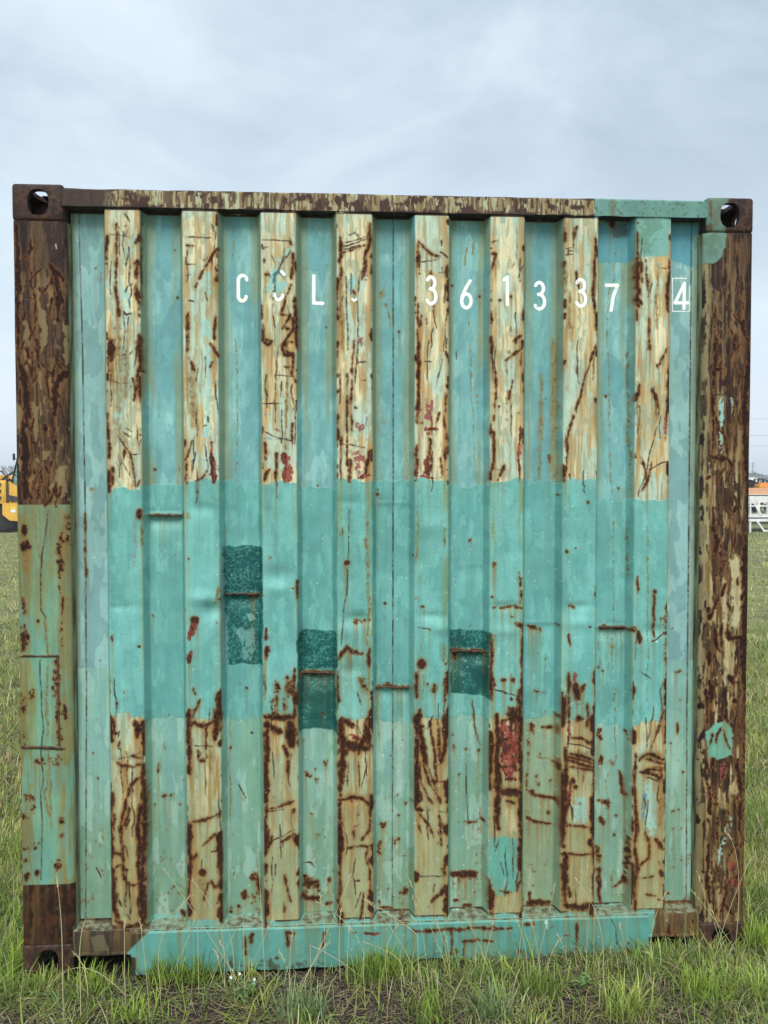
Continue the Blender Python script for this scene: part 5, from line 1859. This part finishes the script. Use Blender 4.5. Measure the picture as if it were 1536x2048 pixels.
parted('tower_panel', LD, YELLOW, lambda bm: (box(bm, 1.42, 1.86, -1.20, -1.08, 1.0, 1.80, .02), box(bm, 1.52, 1.56, -1.22, -1.19, 1.08, 1.72, .01), box(bm, 1.76, 1.82, -1.22, -1.19, 1.08, 1.72, .01)), 25)
parted('gap_shade_strip', LD, DARK, lambda bm: (box(bm, 1.88, 1.93, -1.16, -1.12, 1.02, 1.74, .01), prism(bm, [(1.92, 1.30), (2.30, 1.22), (2.30, 1.10), (2.05, 1.06), (1.92, 1.14)], -1.16, -1.115)), 25)  # dark strips added for the shaded gap and underside beside the cab
parted('boss_cover', LD, DARK, lambda bm: [lathe_x(bm, [(-.01, .07), (.03, .075), (.03, .02)], 16, (1.64, -1.23, z)) for z in (1.66, 1.44, 1.20)])
parted('step_plate', LD, YELLOW, lambda bm: prism(bm, [(1.74, 1.02), (2.55, 1.02), (2.55, .55), (2.30, .40), (1.98, .42), (1.74, .62)], -1.20, -1.12), 25)
for x0, x1, z0, z1, m, nm in ((2.02, 2.18, .70, .80, LBL, 'warning_sticker'), (2.02, 2.09, .81, .90, LBLY, 'warning_sticker'), (2.12, 2.18, .81, .90, LBLY, 'warning_sticker')):
    parted(nm, LD, m, lambda bm: box(bm, x0, x1, -1.206, -1.200, z0, z1))
parted('fender', LD, YELLOW, lambda bm: prism(bm, [(.75, 1.20), (.95, 1.58), (1.3, 1.66), (1.95, 1.64), (2.25, 1.42), (2.3, 1.2), (2.24, 1.2), (2.18, 1.38), (1.92, 1.58), (1.3, 1.6), (.98, 1.52), (.8, 1.18)], -1.06, -.72), 25)
for s in (-1, 1):
    parted('lift_arm', LD, YELLOW, lambda bm: prism(bm, [(1.75, 1.95), (1.4, 2.0), (.3, 1.25), (-.35, .45), (-.2, .3), (.5, .95), (1.45, 1.6), (1.85, 1.72)], s * .62 - .05, s * .62 + .05), 25)
    parted('hydraulic_cylinder', LD, DARK, lambda bm: tube(bm, [(1.5, s * .48, 1.1), (.3, s * .48, 1.15)], [.07, .05], 12))
parted('bucket', LD, YELLOW, lambda bm: prism(bm, [(-.3, .15), (-.25, 1.15), (-.35, 1.2), (-.62, .8), (-.9, .18), (-1.35, .05), (-1.3, .02), (-.5, .04)], -1.25, 1.25), 25)
parted('bucket_linkage', LD, YELLOW, lambda bm: prism(bm, [(.9, 2.05), (.75, 2.15), (.35, 1.4), (.0, .9), (.12, .85), (.5, 1.35)], -.1, .1), 25)
def hose(p): return lambda bm: tube(bm, p, .022, 7)
for p in ([(1.2, -.8, 1.7), (1.32, -.82, 2.08), (1.60, -.84, 2.12), (1.78, -.85, 1.9), (1.80, -.85, 1.62)], [(1.35, -.7, 1.68), (1.75, -.72, 1.98), (2.0, -.72, 2.12), (2.2, -.72, 2.02), (2.25, -.7, 1.7)],
          [(1.30, -.75, 1.60), (1.70, -.78, 1.92), (1.98, -.78, 2.06), (2.12, -.78, 1.9), (2.16, -.76, 1.66)], [(1.5, -1.0, 1.35), (1.7, -1.12, 1.2), (1.86, -1.1, 1.3), (1.93, -1.05, 1.6)]):
    Q = []
    for i in range(len(p) - 1):
        for t in (0, .33, .66): Q.append(tuple(Vector(p[i]).lerp(Vector(p[i + 1]), t)))
    Q.append(p[-1]); parted('hydraulic_hose', LD, BLACK, hose(Q), 60)
parted('valve_block', LD, BLACK, lambda bm: (box(bm, 1.55, 1.80, -.95, -.7, 1.64, 1.82, .03), tube(bm, [(1.86, -.8, 1.64), (1.9, -.8, 1.84)], .09, 12)))
parted('rear_frame', LD, YELLOW, lambda bm: (box(bm, 2.4, 5.6, -.5, .5, .62, 1.15, .03), box(bm, 5.3, 5.75, -1.1, 1.1, .7, 1.5, .06)), 25)
parted('engine_hood', LD, YELLOW, lambda bm: (box(bm, 3.75, 5.55, -.72, .72, 1.15, 2.15, .08)), 25)
parted('exhaust_pipe', LD, DARK, lambda bm: tube(bm, [(4.6, .3, 2.1), (4.6, .3, 2.75), (4.7, .3, 2.85)], .06, 10))
parted('cab_base', LD, YELLOW, lambda bm: prism(bm, [(1.84, 1.10), (1.84, 1.62), (1.92, 1.76), (2.12, 1.60), (2.40, 1.50), (3.7, 1.44), (3.7, .95), (2.0, .95)], -1.10, 1.10), 25)
parted('cab_roof', LD, YELLOW, lambda bm: box(bm, 2.30, 3.85, -.86, .86, 3.15, 3.30, .05))
for (xa, xb) in (((1.93), (2.28)), ((2.95), (2.98)), ((3.72), (3.72))):
    for s in (-1, 1): parted('cab_pillar', LD, BLACK, lambda bm: tube(bm, [(xa, s * .93, 1.55), (xb, s * .80, 3.16)], .032, 8))
for s in (-1, 1):
    parted('side_glass', LD, GLASS, lambda bm: prism(bm, [(1.95, 1.70), (2.10, 1.55), (2.45, 1.44), (2.93, 1.44), (2.96, 3.14), (2.30, 3.14)], s * .86 - .004, s * .86 + .004), 25)
    parted('side_glass', LD, GLASS, lambda bm: prism(bm, [(3.0, 1.44), (3.70, 1.44), (3.70, 3.14), (3.0, 3.14)], s * .86 - .004, s * .86 + .004), 25)
def wind(bm):
    v = [bm.verts.new(p) for p in ((1.93, -.82, 1.7), (2.30, -.74, 3.14), (2.30, .74, 3.14), (1.93, .82, 1.7))]; bm.faces.new(v); bmesh.ops.solidify(bm, geom=bm.faces[:], thickness=.008)
parted('windscreen', LD, GLASS, wind)
parted('seat', LD, BLACK, lambda bm: (box(bm, 2.75, 3.25, -.25, .25, 1.5, 1.65, .04), box(bm, 3.15, 3.28, -.25, .25, 1.6, 2.3, .04)))
parted('steering_column', LD, BLACK, lambda bm: (tube(bm, [(2.35, 0, 1.45), (2.5, 0, 2.0)], .04, 8), lathe_x(bm, [(-.01, .19), (.01, .19), (.01, .15), (-.01, .15)], 20, (2.52, 0, 2.03))))
parted('mirror', LD, BLACK, lambda bm: (box(bm, 2.11, 2.19, -1.22, -1.17, 2.48, 2.72, .02), tube(bm, [(2.14, -1.17, 2.58), (2.25, -.95, 2.5), (2.28, -.9, 2.45)], .014, 6)))
parted('work_lamp', LD, LBL, lambda bm: box(bm, 2.13, 2.22, -1.08, -1.02, 1.14, 1.22, .015))
parted('grab_rail', LD, BLACK, lambda bm: tube(bm, [(2.3, -1.1, .95), (2.3, -1.12, 1.2), (2.3, -1.05, 1.3)], .018, 6))

# ------------------------------------------------------------------ right: white steel frame, trailers, truck
def bars(name, parent, mat, L):
    for a, b, r in L:
        def fn(bm):
            A, B = Vector(a), Vector(b); d = (B - A); M = Matrix.Translation((A + B) / 2) @ d.to_track_quat('X', 'Z').to_matrix().to_4x4(); h = d.length / 2
            box(bm, -h, h, -r[0] / 2, r[0] / 2, -r[1] / 2, r[1] / 2, M=M)
        parted(name, parent, mat, fn)
WF = empty('white_steel_frame', (13.92, 25.2, 0), label='white steel ramp frame with diagonal braces standing in grass beyond the right corner post', category='steel frame')
bars('rail', WF, WHITE, [((0, 0, 1.135), (4.4, 0, 1.135), (.08, .21)), ((0, 0, .905), (4.4, 0, .905), (.08, .05)), ((0, 0, .575), (4.4, 0, .575), (.08, .11)), ((0, 0, .425), (4.4, 0, .425), (.08, .09)), ((.53, 0, .06), (4.4, 0, .06), (.08, .07))])
bars('post', WF, WHITE, [((x, -.002, 1.02), (x, -.002, .64), (w, .08)) for x, w in ((.33, .08), (.66, .12), (1.5, .08), (2.6, .08), (3.7, .08))] + [((.05, 0, .37), (.05, 0, 0), (.04, .05)), ((4.35, 0, .37), (4.35, 0, 0), (.06, .06)), ((.05, 0, 1.02), (.05, 0, .64), (.04, .05))])
bars('brace', WF, WHITE, [((.12, -.052, 1.06), (.40, -.052, .60), (.03, .06)), ((.26, -.052, .40), (.53, -.052, .03), (.03, .06)), ((1.7, -.052, 1.04), (2.1, -.052, .60), (.03, .06)), ((2.0, -.052, .40), (2.4, -.052, .03), (.03, .06)), ((3.0, -.052, 1.04), (3.4, -.052, .60), (.03, .06))])
bars('deck', WF, DARK, [((0, 1.2, .46), (4.4, 1.2, .46), (2.3, .05))])
parted('tail_lamp', WF, RED, lambda bm: box(bm, .42, .53, .06, .12, .94, 1.02, .01)); parted('tail_lamp', WF, LBL, lambda bm: box(bm, .535, .58, .06, .12, .94, 1.02, .01))
OT = empty('orange_flatbed_trailer', (15.4, 30.6, 0), label='faded orange flatbed trailer behind the white steel frame', category='trailer')
bars('side_beam', OT, PEACH, [((0, 0, 1.365), (7.5, 0, 1.365), (.12, .27)), ((0, 2.3, 1.365), (7.5, 2.3, 1.365), (.12, .27))])
bars('deck', OT, DARK, [((0, 1.15, 1.40), (7.5, 1.15, 1.40), (2.15, .06))])
bars('chassis', OT, DARK, [((0, .6, 1.12), (7.5, .6, 1.12), (.15, .13)), ((0, 1.7, 1.12), (7.5, 1.7, 1.12), (.15, .13))])
for x in (4.6, 5.7, 6.8):
    for y in (.15, 2.15):
        t = parted('wheel', OT, BLACK, lambda bm: lathe_x(bm, [(-.13, .25), (-.13, .44), (-.09, .49), (.09, .49), (.13, .44), (.13, .25)], 28, (x, y, .49)))
        obj('rim', (lambda b: (lathe_x(b, [(-.10, .06), (-.06, .24), (-.12, .25), (.12, .25), (.08, .1)], 20, (x, y, .49)), mesh_bm(b, 'rim', 40))[1])(bmesh.new()), WHITE, t)
bars('landing_leg', OT, DARK, [((1.2, .4, 1.1), (1.2, .4, 0), (.1, .1)), ((1.2, 1.9, 1.1), (1.2, 1.9, 0), (.1, .1))])
TB = empty('orange_pump_unit', (17.15, 30.75, 1.44), label='orange pump housing sitting on the faded orange trailer', category='machine')
parted('housing', TB, ORANGE, lambda bm: (box(bm, 0, 1.5, 0, .8, .0, .20, .03), box(bm, .1, .5, .1, .7, .20, .27, .03)))
parted('filler_cap', TB, DARK, lambda bm: tube(bm, [(.8, .4, .2), (.8, .4, .3)], .08, 10))
EG = empty('black_engine', (16.6, 31.2, 1.432), label='black engine with hoses lying on the trailer deck left of the orange housing', category='engine')
parted('block', EG, DARK, lambda bm: (box(bm, .0, .55, 0, .5, 0, .24, .03), box(bm, .6, .95, .05, .45, 0, .30, .03), box(bm, .12, .35, .1, .4, .24, .36, .02)), 25)
parted('fan', EG, BLACK, lambda bm: lathe_x(bm, [(-.02, .05), (.0, .20), (.03, .20), (.04, .05)], 18, (.3, -.06, .21)))
for k in range(5):
    rr = random.Random(k + 3); P = [(k * .2, 0, .1), (k * .2 + .12, -.1, .38 + rr.uniform(0, .08)), (k * .2 + .3, -.05, .33 + rr.uniform(0, .08)), (k * .2 + .4, .1, .08)]
    parted('hose', EG, BLACK, lambda bm: tube(bm, P, .03, 7), 60)
TR = empty('white_pickup_truck', (23.55, 46.0, 0), label='distant white pickup truck beyond the orange trailer', category='pickup truck')
parted('body', TR, WHITE, lambda bm: (prism(bm, [(-1.6, .55), (-1.6, 1.2), (.0, 1.3), (1.15, 1.3), (2.5, 1.2), (2.6, .6), (2.3, .5)], -.95, .95)), 25)
cb = parted('cab', TR, WHITE, lambda bm: prism(bm, [(-1.0, 1.28), (-.85, 1.96), (-.6, 2.04), (.75, 2.04), (.95, 1.95), (1.45, 1.28)], -.85, .85), 25)
for x0, x1 in ((-.75, -.02), (.08, .85)):
    obj('window', (lambda b: (prism(b, [(x0 - .05, 1.38), (x0, 1.88), (x1 - .05, 1.88), (x1 + .12, 1.38)], -.87, -.855), mesh_bm(b, 'window'))[1])(bmesh.new()), DARK, cb)
for x in (-1.0, 1.7):
    for y in (-.85, .85): parted('wheel', TR, BLACK, lambda bm: lathe_x(bm, [(-.12, .2), (-.12, .35), (.12, .35), (.12, .2)], 24, (x, y, .35)))
for y in (-.8, .8): parted('headlight', TR, LBL, lambda bm: box(bm, 2.53, 2.60, y - .12, y + .12, .85, 1.05, .02))
# chain link fence
FN = empty('chain_link_fence', (37.75, 82, 0), label='galvanised chain link fence running across in front of the distant trees', category='fence')
for k in range(12): parted('post', FN, GALV, lambda bm: tube(bm, [(k * 3.05 - 6.6, 0, -.01), (k * 3.05 - 6.6, 0, 2.42)], .045, 8))
parted('top_rail', FN, GALV, lambda bm: tube(bm, [(-6.6, 0, 2.40), (27.0, 0, 2.40)], .035, 8))
parted('wire_mesh', FN, GALV, lambda bm: [tube(bm, [(x, s * .006, .05), (x + s * 2.3, s * .006, 2.38)], .004, 3, False) for x in np.arange(-4.3, 24.5, .16) for s in (-1, 1)], None, kind='stuff')
# power line
def pole(x, y, h, label, arms):
    p = empty('utility_pole', (x, y, 0), label=label, category='utility pole')
    parted('pole', p, WOOD, lambda bm: tube(bm, [(0, 0, -.02), (0, 0, h)], [.2, .13], 12), 60)
    for z, w in arms:
        c = parted('crossarm', p, WOOD, lambda bm: box(bm, -w, w, -.17, -.05, z - .07, z + .07))
        for s in (-1, -.5, .5, 1): obj('insulator', (lambda b: (tube(b, [(s * w * .93, -.11, z + .07), (s * w * .93, -.11, z + .2)], [.05, .03], 8), mesh_bm(b, 'insulator', 50))[1])(bmesh.new()), LBL, c)
    return p
pole(153.7, 300, 10.0, 'thin distant utility pole with two crossarms above the treeline', [(9.3, 1.25), (8.4, 1.1)])
for (z, y, sag) in ((6.35, 98.0, .35), (7.65, 98.0, .35), (9.7, 98.0, .4)):
    wz = z
    o = parted('power_line', None, DARK, lambda bm: tube(bm, [(-10 + 120 * t, y, wz + .35 - sag * 4 * t * (1 - t)) for t in np.linspace(0, 1, 25)], .014, 5), 60)
    tag(o, label={6.35: 'lowest thin overhead wire across the sky right of the container', 7.65: 'second overhead wire, just above the lowest one', 9.7: 'topmost overhead wire of the span'}[z], category='power line', group='overhead wires')
for x, nm in ((-10.0, 'wooden line pole holding the overhead wires, left end'), (110.0, 'wooden line pole holding the overhead wires, right end')):
    p = empty('utility_pole', (x, 98, 0), label=nm, category='utility pole'); parted('pole', p, WOOD, lambda bm: tube(bm, [(0, 0.2, -.02), (0, .2, 10.6)], [.19, .13], 12), 60)
    for z in (6.70, 8.0, 10.05): parted('crossarm', p, WOOD, lambda bm: box(bm, -.06, .06, -.02, .4, z - .16, z - .04))
# treeline: individual trees, crowns of many leaf clumps
def tree_mesh(seed, h, w):
    rg = np.random.RandomState(seed); n = 420; c = []
    lob = [(rg.normal(0, w * .26), rg.normal(0, w * .26), h * rg.uniform(.38, .84), rg.uniform(.18, .33) * w) for _ in range(9)]
    V, F = [], []
    for i in range(n):
        x, y, z, r = lob[rg.randint(9)]; d = rg.normal(0, 1, 3); d /= np.linalg.norm(d); p = np.array([x, y, z]) + d * r * rg.uniform(.55, 1.08); s = rg.uniform(.10, .24) * w * .5
        u = rg.normal(0, 1, 3); u /= np.linalg.norm(u); v = np.cross(u, rg.normal(0, 1, 3)); v /= np.linalg.norm(v); b = len(V)
        for a in range(5): V.append(p + (u * math.cos(a * 1.257) + v * math.sin(a * 1.257)) * s * rg.uniform(.6, 1.1))
        F.append([b, b + 1, b + 2, b + 3, b + 4])
    me = bpy.data.meshes.new('crown'); me.from_pydata([tuple(v) for v in V], [], F); me.materials.append(LEAF_FAR)
    bm = bmesh.new(); tube(bm, [(0, 0, -.1), (.1, 0, h * .4), (.2, .1, h * .7)], [.22, .15, .05], 7)
    for k in range(4): a = rg.uniform(0, 6.28); tube(bm, [(.05, 0, h * .3), (math.cos(a) * w * .25, math.sin(a) * w * .25, h * .6)], [.1, .04], 5)
    tm = mesh_bm(bm, 'trunk', 60); tm.materials.append(BARK); return me, tm
TM = [tree_mesh(s, 7.0, 6.2) for s in range(5)]
def tree(x, y, s, i, label, group):
    t = empty('tree', (x, y, 0), (i * 1.7) % 6.28, label=label, category='tree', group=group); t.scale = (s * 1.15, s * 1.15, s)
    cm, tm = TM[i % 5]; obj('crown', cm, None, t); obj('trunk', tm, None, t)
rr = random.Random(12)
k = 0
for i in range(64):
    x = 118 + i * 1.55 + rr.uniform(-.8, .8); y = 272 + rr.uniform(-16, 24); hh = .74 + .11 * math.sin(i * .7) + rr.uniform(-.07, .07) + max(0, (x - 146)) * .010
    tree(x, y, min(hh, 1.25), i, 'dark grey green tree in the far treeline right of the container', 'trees of the far treeline right'); k += 1
for i in range(26):
    x = -190 + i * 7 + rr.uniform(-2, 2); y = 430 + rr.uniform(-20, 30)
    tree(x, y, .62 + rr.uniform(-.1, .12), i, 'low tree on the far horizon left of the container', 'trees of the far horizon left')
# a bare twiggy shrub behind the loader
def twigs(bm):
    rg = random.Random(6)
    def grow(p, d, l, r, n):
        q = p + d * l; tube(bm, [p, q], [r, r * .7], 5)
        if n:
            for _ in range(3): grow(q, (d + Vector((rg.uniform(-.6, .6), rg.uniform(-.6, .6), rg.uniform(-.1, .5)))).normalized(), l * .72, r * .65, n - 1)
    grow(Vector((0, 0, -.02)), Vector((0, 0, 1)), .9, .035, 5)
sh = empty('bare_shrub', (-16.4, 41, 0), label='bare twiggy shrub showing between the hoses of the loader', category='shrub'); parted('branches', sh, BARK, twigs, 60)

# ------------------------------------------------------------------ damp air that fades the treeline
HAZE = 0.0016
hb = parted('haze', None, None, lambda bm: box(bm, -260, 300, -12, 520, -1.0, 12.5)); tag(hb, kind='stuff', label='thin damp air over the field', category='haze')
hm = bpy.data.materials.new('haze_air'); hm.use_nodes = True; nt = hm.node_tree; nt.nodes.clear(); ho = N(nt, 'ShaderNodeOutputMaterial'); hv = N(nt, 'ShaderNodeVolumePrincipled'); hv.inputs['Density'].default_value = HAZE; hv.inputs['Color'].default_value = (.86, .92, 1.0, 1)
nt.links.new(hv.outputs[0], ho.inputs['Volume']); hb.data.materials.append(hm)
